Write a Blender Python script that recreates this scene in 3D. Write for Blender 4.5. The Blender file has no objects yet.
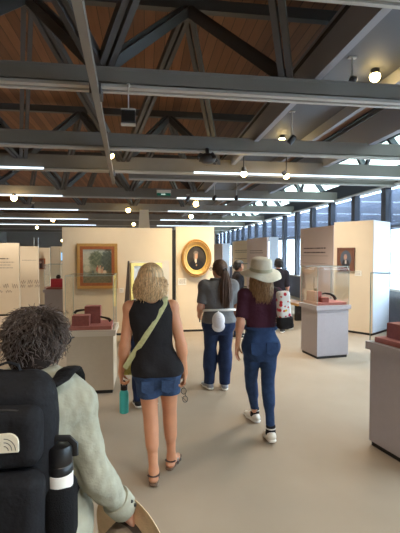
import bpy, bmesh, math, random
import numpy as np
from mathutils import Vector, Matrix, Euler, Quaternion

S = bpy.context.scene
COL = S.collection
R = math.radians
PI = math.pi
rng = random.Random(7)

# ------------------------------------------------------------------ materials
def lin(c):
    return tuple((x/255/12.92 if x/255 <= .04045 else ((x/255+.055)/1.055)**2.4) for x in c)

def new_mat(name):
    m = bpy.data.materials.new(name); m.use_nodes = True
    nt = m.node_tree
    return m, nt, nt.nodes['Principled BSDF']

def mat(name, rgb, rough=.6, metal=0, var=0, scale=8, bump=0, bscale=60, emit=0, stretch=None, spec=.5, sss=0, coat=0):
    """plain colour with optional noise variation and bump, in object coordinates"""
    m, nt, b = new_mat(name)
    c = lin(rgb)
    b.inputs['Base Color'].default_value = (*c, 1)
    b.inputs['Roughness'].default_value = rough
    b.inputs['Metallic'].default_value = metal
    b.inputs['Specular IOR Level'].default_value = spec
    if coat: b.inputs['Coat Weight'].default_value = coat
    if sss:
        b.inputs['Subsurface Weight'].default_value = sss
        b.inputs['Subsurface Radius'].default_value = (.02, .008, .004)
        b.inputs['Subsurface Scale'].default_value = .3
    if var or bump:
        tc = nt.nodes.new('ShaderNodeTexCoord')
        src = tc.outputs['Object']
        if stretch:
            mp = nt.nodes.new('ShaderNodeMapping'); mp.inputs['Scale'].default_value = stretch
            nt.links.new(src, mp.inputs['Vector']); src = mp.outputs['Vector']
    if var:
        n = nt.nodes.new('ShaderNodeTexNoise'); n.inputs['Scale'].default_value = scale; n.inputs['Detail'].default_value = 4
        nt.links.new(src, n.inputs['Vector'])
        r = nt.nodes.new('ShaderNodeValToRGB')
        r.color_ramp.elements[0].position = .3; r.color_ramp.elements[1].position = .7
        r.color_ramp.elements[0].color = (*[x*(1-var) for x in c], 1)
        r.color_ramp.elements[1].color = (*[min(1, x*(1+var)) for x in c], 1)
        nt.links.new(n.outputs['Fac'], r.inputs['Fac']); nt.links.new(r.outputs['Color'], b.inputs['Base Color'])
    if bump:
        n = nt.nodes.new('ShaderNodeTexNoise'); n.inputs['Scale'].default_value = bscale; n.inputs['Detail'].default_value = 3
        nt.links.new(src, n.inputs['Vector'])
        bp = nt.nodes.new('ShaderNodeBump'); bp.inputs['Strength'].default_value = bump; bp.inputs['Distance'].default_value = .02
        nt.links.new(n.outputs['Fac'], bp.inputs['Height']); nt.links.new(bp.outputs['Normal'], b.inputs['Normal'])
    if emit:
        b.inputs['Emission Color'].default_value = (*c, 1); b.inputs['Emission Strength'].default_value = emit
    return m

def glass_mat(name, tint=(1, 1, 1), refl=.9, rough=.02, ior=1.25):
    m = bpy.data.materials.new(name); m.use_nodes = True
    nt = m.node_tree; nt.nodes.clear()
    o = nt.nodes.new('ShaderNodeOutputMaterial'); mx = nt.nodes.new('ShaderNodeMixShader')
    t = nt.nodes.new('ShaderNodeBsdfTransparent'); g = nt.nodes.new('ShaderNodeBsdfGlossy'); f = nt.nodes.new('ShaderNodeFresnel')
    mu = nt.nodes.new('ShaderNodeMath'); mu.operation = 'MULTIPLY'; mu.inputs[1].default_value = refl
    t.inputs['Color'].default_value = (*tint, 1); g.inputs['Roughness'].default_value = rough; f.inputs['IOR'].default_value = ior
    nt.links.new(f.outputs[0], mu.inputs[0]); nt.links.new(mu.outputs[0], mx.inputs[0])
    nt.links.new(t.outputs[0], mx.inputs[1]); nt.links.new(g.outputs[0], mx.inputs[2]); nt.links.new(mx.outputs[0], o.inputs[0])
    return m

def attr_mat(name, rough=.6, coat=0):
    """colour painted on the canvas mesh itself (a picture)"""
    m, nt, b = new_mat(name)
    a = nt.nodes.new('ShaderNodeVertexColor'); a.layer_name = 'paint'
    nt.links.new(a.outputs['Color'], b.inputs['Base Color'])
    b.inputs['Roughness'].default_value = rough
    if coat: b.inputs['Coat Weight'].default_value = coat
    return m

def plank_mat(name, c1, c2, width=.14, rough=.7):
    m, nt, b = new_mat(name)
    N = nt.nodes.new; L = nt.links.new
    tc = N('ShaderNodeTexCoord'); sep = N('ShaderNodeSeparateXYZ'); L(tc.outputs['Object'], sep.inputs[0])
    dv = N('ShaderNodeMath'); dv.operation = 'DIVIDE'; dv.inputs[1].default_value = width; L(sep.outputs['X'], dv.inputs[0])
    fl = N('ShaderNodeMath'); fl.operation = 'FLOOR'; L(dv.outputs[0], fl.inputs[0])
    fr = N('ShaderNodeMath'); fr.operation = 'FRACT'; L(dv.outputs[0], fr.inputs[0])
    wn = N('ShaderNodeTexWhiteNoise'); wn.noise_dimensions = '1D'; L(fl.outputs[0], wn.inputs['W'])
    mp = N('ShaderNodeMapping'); mp.inputs['Scale'].default_value = (9, .8, 1); L(tc.outputs['Object'], mp.inputs[0])
    ns = N('ShaderNodeTexNoise'); ns.inputs['Scale'].default_value = 3; ns.inputs['Detail'].default_value = 5; L(mp.outputs[0], ns.inputs['Vector'])
    ad = N('ShaderNodeMath'); ad.operation = 'ADD'; L(wn.outputs['Value'], ad.inputs[0]); L(ns.outputs['Fac'], ad.inputs[1])
    ml = N('ShaderNodeMath'); ml.operation = 'MULTIPLY'; ml.inputs[1].default_value = .5; L(ad.outputs[0], ml.inputs[0])
    rp = N('ShaderNodeValToRGB'); rp.color_ramp.elements[0].color = (*lin(c1), 1); rp.color_ramp.elements[1].color = (*lin(c2), 1)
    rp.color_ramp.elements[0].position = .25; rp.color_ramp.elements[1].position = .8
    L(ml.outputs[0], rp.inputs[0])
    gap = N('ShaderNodeMath'); gap.operation = 'GREATER_THAN'; gap.inputs[1].default_value = .05; L(fr.outputs[0], gap.inputs[0])
    mx = N('ShaderNodeMix'); mx.data_type = 'RGBA'; mx.inputs[6].default_value = (.01, .006, .004, 1)
    L(gap.outputs[0], mx.inputs[0]); L(rp.outputs[0], mx.inputs[7]); L(mx.outputs[2], b.inputs['Base Color'])
    b.inputs['Roughness'].default_value = rough
    return m

# ------------------------------------------------------------------ object helpers
def props(o, label=None, cat=None, group=None, kind=None):
    if label: o['label'] = label
    if cat: o['category'] = cat
    if group: o['group'] = group
    if kind: o['kind'] = kind
    return o

def thing(name, label, cat, loc=(0, 0, 0), rz=0, group=None, kind=None):
    o = bpy.data.objects.new(name, None); COL.objects.link(o)
    o.empty_display_size = .1
    o.location = loc; o.rotation_euler = (0, 0, rz)
    return props(o, label, cat, group, kind)

def link(name, me, m, parent=None, smooth=False):
    o = bpy.data.objects.new(name, me); COL.objects.link(o)
    if m is not None:
        for x in (m if isinstance(m, (list, tuple)) else [m]): me.materials.append(x)
    if parent is not None: o.parent = parent
    if smooth and len(me.polygons): me.polygons.foreach_set('use_smooth', [True]*len(me.polygons))
    return o

class MB:
    """collects shapes into one mesh"""
    def __init__(s): s.bm = bmesh.new()
    def _new(s, vs, fs, M=None, mi=0):
        bv = [s.bm.verts.new((M @ Vector(v)) if M is not None else v) for v in vs]
        for f in fs:
            try: s.bm.faces.new([bv[i] for i in f]).material_index = mi
            except ValueError: pass
        return bv
    def box(s, c, d, M=None, mi=0, taper=None):
        x, y, z = c; a, b, e = d[0]/2, d[1]/2, d[2]/2
        tx, ty = taper or (1, 1)
        vs = [(x-a, y-b, z-e), (x+a, y-b, z-e), (x+a, y+b, z-e), (x-a, y+b, z-e),
              (x-a*tx, y-b*ty, z+e), (x+a*tx, y-b*ty, z+e), (x+a*tx, y+b*ty, z+e), (x-a*tx, y+b*ty, z+e)]
        s._new(vs, [(3, 2, 1, 0), (4, 5, 6, 7), (0, 1, 5, 4), (1, 2, 6, 5), (2, 3, 7, 6), (3, 0, 4, 7)], M, mi)
        return s
    def prism(s, poly, axis, t0, t1, M=None, mi=0):
        """polygon in the two other axes, extruded along axis from t0 to t1"""
        n = len(poly)
        def P(p, t):
            return {'x': (t, p[0], p[1]), 'y': (p[0], t, p[1]), 'z': (p[0], p[1], t)}[axis]
        vs = [P(p, t0) for p in poly] + [P(p, t1) for p in poly]
        fs = [tuple(range(n-1, -1, -1)), tuple(range(n, 2*n))] + [(i, (i+1) % n, n+(i+1) % n, n+i) for i in range(n)]
        s._new(vs, fs, M, mi); return s
    def bar(s, p, q, w, h, up=(0, 0, 1), mi=0):
        """rectangular bar between two points"""
        p, q = Vector(p), Vector(q); d = (q-p).normalized(); u = Vector(up)
        sd = d.cross(u)
        if sd.length < 1e-4: sd = d.cross(Vector((1, 0, 0)))
        sd.normalize(); u = sd.cross(d).normalized()
        vs = []
        for e in (p, q):
            for a, b in ((-1, -1), (1, -1), (1, 1), (-1, 1)): vs.append(e+sd*(a*w/2)+u*(b*h/2))
        s._new(vs, [(3, 2, 1, 0), (4, 5, 6, 7), (0, 1, 5, 4), (1, 2, 6, 5), (2, 3, 7, 6), (3, 0, 4, 7)], None, mi); return s
    def tube(s, pts, r, n=8, flat=None, mi=0, close=False):
        """round (or flattened: r across, flat along normal) tube through points; r may be a list"""
        pts = [Vector(p) for p in pts]; k = len(pts)
        rings = []; prev = None
        for i, p in enumerate(pts):
            t = (pts[min(i+1, k-1)]-pts[max(i-1, 0)]).normalized()
            if prev is None:
                a = t.cross(Vector((0, 0, 1)))
                if a.length < .05: a = t.cross(Vector((0, 1, 0)))
            else:
                a = prev - t*prev.dot(t)
            a.normalize(); prev = a.copy(); b = t.cross(a)
            rr = r[i] if isinstance(r, (list, tuple)) else r
            rb = rr if flat is None else flat
            rings.append([s.bm.verts.new(p+a*(rr*math.cos(2*PI*j/n))+b*(rb*math.sin(2*PI*j/n))) for j in range(n)])
        for i in range(k-1):
            for j in range(n):
                s.bm.faces.new((rings[i][j], rings[i][(j+1) % n], rings[i+1][(j+1) % n], rings[i+1][j])).material_index = mi
        s.bm.faces.new(rings[0][::-1]).material_index = mi; s.bm.faces.new(rings[-1]).material_index = mi
        return s
    def lathe(s, prof, n=24, M=None, mi=0, capb=True, capt=True, sx=1, sy=1):
        rings = []
        for r, z in prof:
            ring = []
            for j in range(n):
                v = Vector((r*sx*math.cos(2*PI*j/n), r*sy*math.sin(2*PI*j/n), z))
                ring.append(s.bm.verts.new((M @ v) if M is not None else v))
            rings.append(ring)
        for i in range(len(prof)-1):
            for j in range(n):
                s.bm.faces.new((rings[i][j], rings[i][(j+1) % n], rings[i+1][(j+1) % n], rings[i+1][j])).material_index = mi
        if capb: s.bm.faces.new(rings[0][::-1]).material_index = mi
        if capt: s.bm.faces.new(rings[-1]).material_index = mi
        return s
    def ball(s, c, r, M=None, n=12, mi=0):
        rx, ry, rz = (r, r, r) if not isinstance(r, (tuple, list)) else r
        T = Matrix.Translation(c) @ (M or Matrix()) @ Matrix.Diagonal((rx, ry, rz, 1))
        g = bmesh.ops.create_uvsphere(s.bm, u_segments=n, v_segments=max(6, n//2), radius=1, matrix=T)
        for v in g['verts']:
            for f in v.link_faces: f.material_index = mi
        return s
    def bevel(s, w, seg=2):
        es = [e for e in s.bm.edges if len(e.link_faces) == 2 and e.calc_face_angle(0) > .5]
        if es: bmesh.ops.bevel(s.bm, geom=es, offset=w, segments=seg, affect='EDGES', profile=.5)
        return s
    def build(s, name, m, parent=None, smooth=False):
        me = bpy.data.meshes.new(name); bmesh.ops.recalc_face_normals(s.bm, faces=s.bm.faces)
        s.bm.to_mesh(me); s.bm.free()
        o = link(name, me, m, parent, smooth)
        if smooth:
            try: me.set_sharp_from_angle(angle=R(40))
            except Exception: pass
        return o

def box(name, c, d, m, parent=None, bevel=0):
    b = MB().box(c, d)
    if bevel: b.bevel(bevel)
    return b.build(name, m, parent)

def structure(o, label, cat):
    return props(o, label, cat, None, 'structure')

# ------------------------------------------------------------------ implicit surfaces for bodies, clothes, bags
class Vol:
    def __init__(s, lo, hi, h):
        s.lo = np.array(lo, float); s.h = h
        s.n = np.ceil((np.array(hi)-s.lo)/h).astype(int)+1
        s.D = np.full(s.n, 1.0, np.float32)
    def block(s, lo, hi):
        a = np.clip(np.floor((np.array(lo)-s.lo)/s.h).astype(int), 0, s.n); b = np.clip(np.ceil((np.array(hi)-s.lo)/s.h).astype(int)+1, 0, s.n)
        sl = tuple(slice(a[i], b[i]) for i in range(3))
        g = [(s.lo[i]+np.arange(a[i], b[i])*s.h).astype(np.float32) for i in range(3)]
        return sl, (g[0][:, None, None], g[1][None, :, None], g[2][None, None, :])
    def op(s, d, sl, k, sub=False):
        A = s.D[sl]
        if A.size == 0: return
        if sub:
            s.D[sl] = np.maximum(A, -d); return
        if k <= 0: s.D[sl] = np.minimum(A, d); return
        h = np.clip(.5+.5*(A-d)/k, 0, 1)
        s.D[sl] = A*(1-h)+d*h-k*h*(1-h)
    def prim(s, p, infl=0, k=None, sub=False):
        k = p.get('k', .02) if k is None else k
        pad = k+infl+s.h*3
        t = p['t']
        if t == 'cone':
            a, b = np.array(p['a'], float), np.array(p['b'], float); ra, rb = p['ra']+infl, p['rb']+infl
            lo = np.minimum(a-ra, b-rb)-pad; hi = np.maximum(a+ra, b+rb)+pad
            sl, (X, Y, Z) = s.block(lo, hi)
            ab = b-a; L2 = float(ab@ab)+1e-12
            tt = np.clip(((X-a[0])*ab[0]+(Y-a[1])*ab[1]+(Z-a[2])*ab[2])/L2, 0, 1)
            dx, dy, dz = X-a[0]-tt*ab[0], Y-a[1]-tt*ab[1], Z-a[2]-tt*ab[2]
            q = dx*dx+dy*dy+dz*dz
            if 'flat' in p:
                f = np.array(p['flat'][:3]); sc = p['flat'][3]
                u = dx*f[0]+dy*f[1]+dz*f[2]
                q = q+u*u*(1/sc**2-1)
                d = (np.sqrt(q)-(ra+tt*(rb-ra)))*max(sc, .6)
            else:
                d = np.sqrt(q)-(ra+tt*(rb-ra))
        elif t == 'ell':
            c = np.array(p['c'], float); r = np.array(p['r'], float)+infl
            m = r.max()+pad
            sl, (X, Y, Z) = s.block(c-m, c+m)
            x, y, z = X-c[0], Y-c[1], Z-c[2]
            if 'M' in p:
                M = p['M']  # columns are local axes
                x, y, z = (x*M[0][0]+y*M[1][0]+z*M[2][0], x*M[0][1]+y*M[1][1]+z*M[2][1], x*M[0][2]+y*M[1][2]+z*M[2][2])
            k0 = np.sqrt((x/r[0])**2+(y/r[1])**2+(z/r[2])**2); k1 = np.sqrt((x/r[0]**2)**2+(y/r[1]**2)**2+(z/r[2]**2)**2)+1e-6
            d = k0*(k0-1)/k1
        elif t == 'rbox':
            c = np.array(p['c'], float); hd = np.array(p['d'], float)/2+infl; r = p['r']
            m = np.linalg.norm(hd)+pad
            sl, (X, Y, Z) = s.block(c-m, c+m)
            x, y, z = X-c[0], Y-c[1], Z-c[2]
            if 'M' in p:
                M = p['M']
                x, y, z = (x*M[0][0]+y*M[1][0]+z*M[2][0], x*M[0][1]+y*M[1][1]+z*M[2][1], x*M[0][2]+y*M[1][2]+z*M[2][2])
            x, y, z = np.broadcast_arrays(np.abs(x)-hd[0]+r, np.abs(y)-hd[1]+r, np.abs(z)-hd[2]+r)
            d = np.sqrt(np.maximum(x, 0)**2+np.maximum(y, 0)**2+np.maximum(z, 0)**2)+np.minimum(np.maximum(x, np.maximum(y, z)), 0)-r
        elif t == 'loft':
            a = np.array(p['s'], float)  # z cx cy rx ry
            zz = a[:, 0]
            lo = np.array([(a[:, 1]-a[:, 3]).min(), (a[:, 2]-a[:, 4]).min(), zz[0]])-infl-pad
            hi = np.array([(a[:, 1]+a[:, 3]).max(), (a[:, 2]+a[:, 4]).max(), zz[-1]])+infl+pad
            sl, (X, Y, Z) = s.block(lo, hi)
            z1 = Z.ravel(); zc = np.clip(z1, zz[0], zz[-1])
            def sm(v):  # smooth (Catmull-like) interpolation
                m = np.gradient(v, zz); i = np.clip(np.searchsorted(zz, zc)-1, 0, len(zz)-2)
                hh = zz[i+1]-zz[i]; u = (zc-zz[i])/hh
                return ((2*u**3-3*u**2+1)*v[i]+(u**3-2*u**2+u)*hh*m[i]+(-2*u**3+3*u**2)*v[i+1]+(u**3-u**2)*hh*m[i+1]).astype(np.float32)[None, None, :]
            cx, cy, rx, ry = sm(a[:, 1]), sm(a[:, 2]), np.maximum(sm(a[:, 3])+infl, .004), np.maximum(sm(a[:, 4])+infl, .004)
            e = p.get('e', 2.3)
            n = (np.abs((X-cx)/rx)**e+np.abs((Y-cy)/ry)**e)**(1/e)
            d = (n-1)*np.minimum(rx, ry)
            over = np.maximum(np.maximum(zz[0]-infl-Z, Z-zz[-1]-infl), 0)
            d = np.where(over > 0, np.sqrt(np.maximum(d, 0)**2+over**2), d)
        s.op(d.astype(np.float32), sl, k, sub)
    def clip(s, pt, nrm):
        """keep the side the normal points away from"""
        X, Y, Z = [(s.lo[i]+np.arange(s.n[i])*s.h).astype(np.float32) for i in range(3)]
        n = np.array(nrm, float); n /= np.linalg.norm(n)
        d = (X[:, None, None]-pt[0])*n[0]+(Y[None, :, None]-pt[1])*n[1]+(Z[None, None, :]-pt[2])*n[2]
        s.D = np.maximum(s.D, d.astype(np.float32))
    def disp(s, fn):
        X, Y, Z = [(s.lo[i]+np.arange(s.n[i])*s.h).astype(np.float32) for i in range(3)]
        s.D = s.D+fn(X[:, None, None], Y[None, :, None], Z[None, None, :]).astype(np.float32)
    def mesh(s, name, smooth_it=0):
        D = s.D.copy()
        D[0] = D[-1] = 1; D[:, 0] = D[:, -1] = 1; D[:, :, 0] = D[:, :, -1] = 1
        ins = D < 0
        n = D.shape
        cnt = np.zeros((n[0]-1, n[1]-1, n[2]-1), np.int8)
        for i in (0, 1):
            for j in (0, 1):
                for k in (0, 1): cnt += ins[i:n[0]-1+i, j:n[1]-1+j, k:n[2]-1+k]
        act = np.argwhere((cnt > 0) & (cnt < 8))
        if len(act) == 0: return bpy.data.meshes.new(name)
        vid = np.full(cnt.shape, -1, np.int32); vid[tuple(act.T)] = np.arange(len(act))
        corner = {}
        for i in (0, 1):
            for j in (0, 1):
                for k in (0, 1): corner[i, j, k] = D[act[:, 0]+i, act[:, 1]+j, act[:, 2]+k]
        acc = np.zeros((len(act), 3)); num = np.zeros(len(act))
        for c0 in corner:
            for ax in range(3):
                if c0[ax] == 0:
                    c1 = list(c0); c1[ax] = 1; c1 = tuple(c1)
                    a, b = corner[c0], corner[c1]
                    x = (a < 0) != (b < 0)
                    t = np.where(x, a/np.where(x, a-b, 1), 0)
                    pos = np.array(c0, float)[None].repeat(len(act), 0); pos[:, ax] += t
                    acc[x] += pos[x]; num[x] += 1
        V = s.lo+(act+acc/num[:, None])*s.h
        F = []
        for ax in range(3):
            A = np.take(ins, range(0, n[ax]-1), ax); B = np.take(ins, range(1, n[ax]), ax)
            e = np.argwhere(A != B)
            o1, o2 = (ax+1) % 3, (ax+2) % 3
            e = e[(e[:, o1] > 0) & (e[:, o2] > 0) & (e[:, o1] < n[o1]-1) & (e[:, o2] < n[o2]-1)]
            def cell(d1, d2):
                q = e.copy(); q[:, o1] -= d1; q[:, o2] -= d2
                return vid[tuple(q.T)]
            quad = np.stack([cell(1, 1), cell(0, 1), cell(0, 0), cell(1, 0)], 1)
            flip = ~A[tuple(e.T)]
            quad[flip] = quad[flip][:, ::-1]
            F.append(quad)
        F = np.concatenate(F); F = F[(F >= 0).all(1)]
        for _ in range(smooth_it):
            nb = np.zeros_like(V); c = np.zeros(len(V))
            for i in range(4):
                np.add.at(nb, F[:, i], V[F[:, (i+1) % 4]]); np.add.at(c, F[:, i], 1)
            V = V*.5+.5*nb/np.maximum(c, 1)[:, None]
        me = bpy.data.meshes.new(name)
        me.vertices.add(len(V)); me.vertices.foreach_set('co', V.astype(np.float32).ravel())
        me.loops.add(F.size); me.loops.foreach_set('vertex_index', F.astype(np.int32).ravel())
        me.polygons.add(len(F)); me.polygons.foreach_set('loop_start', np.arange(0, F.size, 4, dtype=np.int32))
        me.polygons.foreach_set('loop_total', np.full(len(F), 4, np.int32))
        me.update(calc_edges=True); me.validate()
        return me

def cone(a, b, ra, rb, k=.02, flat=None, tag=''):
    d = dict(t='cone', a=tuple(a), b=tuple(b), ra=ra, rb=rb, k=k, tag=tag)
    if flat: d['flat'] = flat
    return d
def ell(c, r, M=None, k=.02, tag=''):
    d = dict(t='ell', c=tuple(c), r=r, k=k, tag=tag)
    if M is not None: d['M'] = M
    return d
def rbox(c, d, r, M=None, k=.01, tag=''):
    q = dict(t='rbox', c=tuple(c), d=d, r=r, k=k, tag=tag)
    if M is not None: q['M'] = M
    return q
def bounds(ps, pad=.05):
    lo = np.full(3, 1e9); hi = -lo
    for p in ps:
        if p['t'] == 'cone':
            for q, r in ((p['a'], p['ra']), (p['b'], p['rb'])): lo = np.minimum(lo, np.array(q)-r); hi = np.maximum(hi, np.array(q)+r)
        elif p['t'] == 'ell': m = max(p['r']); lo = np.minimum(lo, np.array(p['c'])-m); hi = np.maximum(hi, np.array(p['c'])+m)
        elif p['t'] == 'rbox': m = np.linalg.norm(p['d'])/2; lo = np.minimum(lo, np.array(p['c'])-m); hi = np.maximum(hi, np.array(p['c'])+m)
        else:
            a = np.array(p['s'])
            lo = np.minimum(lo, [(a[:, 1]-a[:, 3]).min(), (a[:, 2]-a[:, 4]).min(), a[0, 0]]); hi = np.maximum(hi, [(a[:, 1]+a[:, 3]).max(), (a[:, 2]+a[:, 4]).max(), a[-1, 0]])
    return lo-pad, hi+pad
def sculpt(name, ps, m, parent, h=.008, infl=None, clips=(), subs=(), fold=None, k=None, smooth_it=1, zlim=None, late=()):
    """one continuous surface out of blended volumes"""
    lo, hi = bounds(list(ps)+list(late), .05+(max(infl.values()) if isinstance(infl, dict) else (infl or 0)))
    if zlim: lo[2] = max(lo[2], zlim[0]-.02); hi[2] = min(hi[2], zlim[1]+.02)
    v = Vol(lo, hi, h)
    for p in ps:
        f = infl.get(p['tag'], infl.get('', 0)) if isinstance(infl, dict) else (infl or 0)
        v.prim(p, f, k)
    for p in subs: v.prim(p, 0, 0, True)
    for p in late: v.prim(p, infl.get(p['tag'], 0) if isinstance(infl, dict) else (infl or 0), .03)
    if fold: v.disp(fold)
    for pt, nr in clips: v.clip(pt, nr)
    return link(name, v.mesh(name, smooth_it), m, parent, True)

def tubes(name, lines, m, parent, n=4):
    """many thin tapering strands as one mesh; lines = [(points, radii)]"""
    V, F = [], []; off = 0
    for pts, rad in lines:
        P = np.array(pts, float); k = len(P)
        T = np.gradient(P, axis=0); T /= np.linalg.norm(T, axis=1)[:, None]+1e-9
        ref = np.array([.31, .83, .46]); A = np.cross(T, ref); A /= np.linalg.norm(A, axis=1)[:, None]+1e-9; B = np.cross(T, A)
        r = np.array(rad, float)[:, None] if np.ndim(rad) else np.full((k, 1), rad)
        for j in range(n):
            c, s_ = math.cos(2*PI*j/n), math.sin(2*PI*j/n)
            V.append(P+A*r*c+B*r*s_)
        i = np.arange(k-1)
        for j in range(n):
            j2 = (j+1) % n
            F.append(np.stack([off+j*k+i, off+j2*k+i, off+j2*k+i+1, off+j*k+i+1], 1))
        off += k*n
    me = bpy.data.meshes.new(name)
    me.from_pydata(np.concatenate(V).tolist(), [], np.concatenate(F).tolist())
    return link(name, me, m, parent, True)

# ------------------------------------------------------------------ people
def V3(*a): return Vector(a)

def hand(ps, side, w, d, palm, curl=(20, 25, 20), sc=1.0, thumb_out=.6, thumb_flip=1, spread=.0):
    """palm, four unequal fingers of three bones each and a thumb that leaves the side of the palm"""
    w, d, palm = Vector(w), Vector(d).normalized(), Vector(palm).normalized()
    palm = (palm-d*palm.dot(d)).normalized()
    ac = d.cross(palm)*thumb_flip                    # across the palm, towards the thumb
    t = 'hand'+side
    fl = (*palm, .5)
    ps.append(cone(w, w+d*.03*sc, .026*sc, .03*sc, .012, (*palm, .75), t))
    ps.append(cone(w+d*.02*sc+ac*.012*sc, w+d*.082*sc+ac*.02*sc, .024*sc, .022*sc, .01, fl, t))
    ps.append(cone(w+d*.02*sc-ac*.012*sc, w+d*.076*sc-ac*.022*sc, .024*sc, .021*sc, .01, fl, t))
    for i, L in enumerate((.92, 1.0, .95, .76)):     # index ... little
        off = (.033-.022*i)*sc
        p = w+d*(.084-.004*abs(i-1))*sc+ac*off
        dr = (d+ac*spread*(1.2-i)).normalized()
        axis = dr.cross(palm)
        a = 0; r = .0088*sc
        for L3, c in zip((.042, .027, .021), curl):
            a += R(c*(1+.08*i))
            q = p+(dr*math.cos(a)+palm*math.sin(a))*L3*L*sc
            ps.append(cone(p, q, r, r*.9, .004, None, t)); r *= .9; p = q
    th = (d*.75+ac*thumb_out+palm*.35).normalized()
    p = w+d*.022*sc+ac*.024*sc
    q = p+th*.04*sc; ps.append(cone(p, q, .014*sc, .0105*sc, .012, None, t))
    th2 = (th+d*.35+palm*.3*min(1, curl[0]/30)).normalized(); p, q = q, q+th2*.03*sc; ps.append(cone(p, q, .0105*sc, .009*sc, .004, None, t))
    th3 = (th2+palm*.25).normalized(); ps.append(cone(q, q+th3*.022*sc, .009*sc, .007*sc, .004, None, t))

def head_prims(hc, yaw=0, pitch=0, roll=0, sc=1.0):
    M = (Matrix.Rotation(-yaw, 3, 'Z') @ Matrix.Rotation(pitch, 3, 'X') @ Matrix.Rotation(roll, 3, 'Y'))
    X, Y, Z = [Vector(M.col[i]) for i in range(3)]
    Mm = [list(X), list(Y), list(Z)]
    Mn = [[M[r][c] for c in range(3)] for r in range(3)]
    P = lambda x, y, z: Vector(hc)+(X*x+Y*y+Z*z)*sc
    r = lambda *a: tuple(v*sc for v in a)
    ps = [ell(P(0, -.008, .028), r(.074, .094, .088), Mn, .02, 'head'),
          ell(P(0, .03, -.03), r(.06, .066, .07), Mn, .03, 'head'),
          ell(P(0, .058, -.075), r(.032, .03, .03), Mn, .03, 'head'),
          cone(P(0, .088, .012), P(0, .108, -.022), .008*sc, .013*sc, .008, None, 'head'),
          cone(P(-.03, .08, .022), P(.03, .08, .022), .014*sc, .014*sc, .014, None, 'head'),
          ell(P(0, .088, -.05), r(.023, .012, .006), Mn, .004, 'head'),
          ell(P(0, .086, -.06), r(.02, .012, .007), Mn, .004, 'head'),
          ell(P(-.075, -.002, -.012), r(.009, .02, .032), Mn, .006, 'head'),
          ell(P(.075, -.002, -.012), r(.009, .02, .032), Mn, .006, 'head')]
    return ps, M, P

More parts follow.
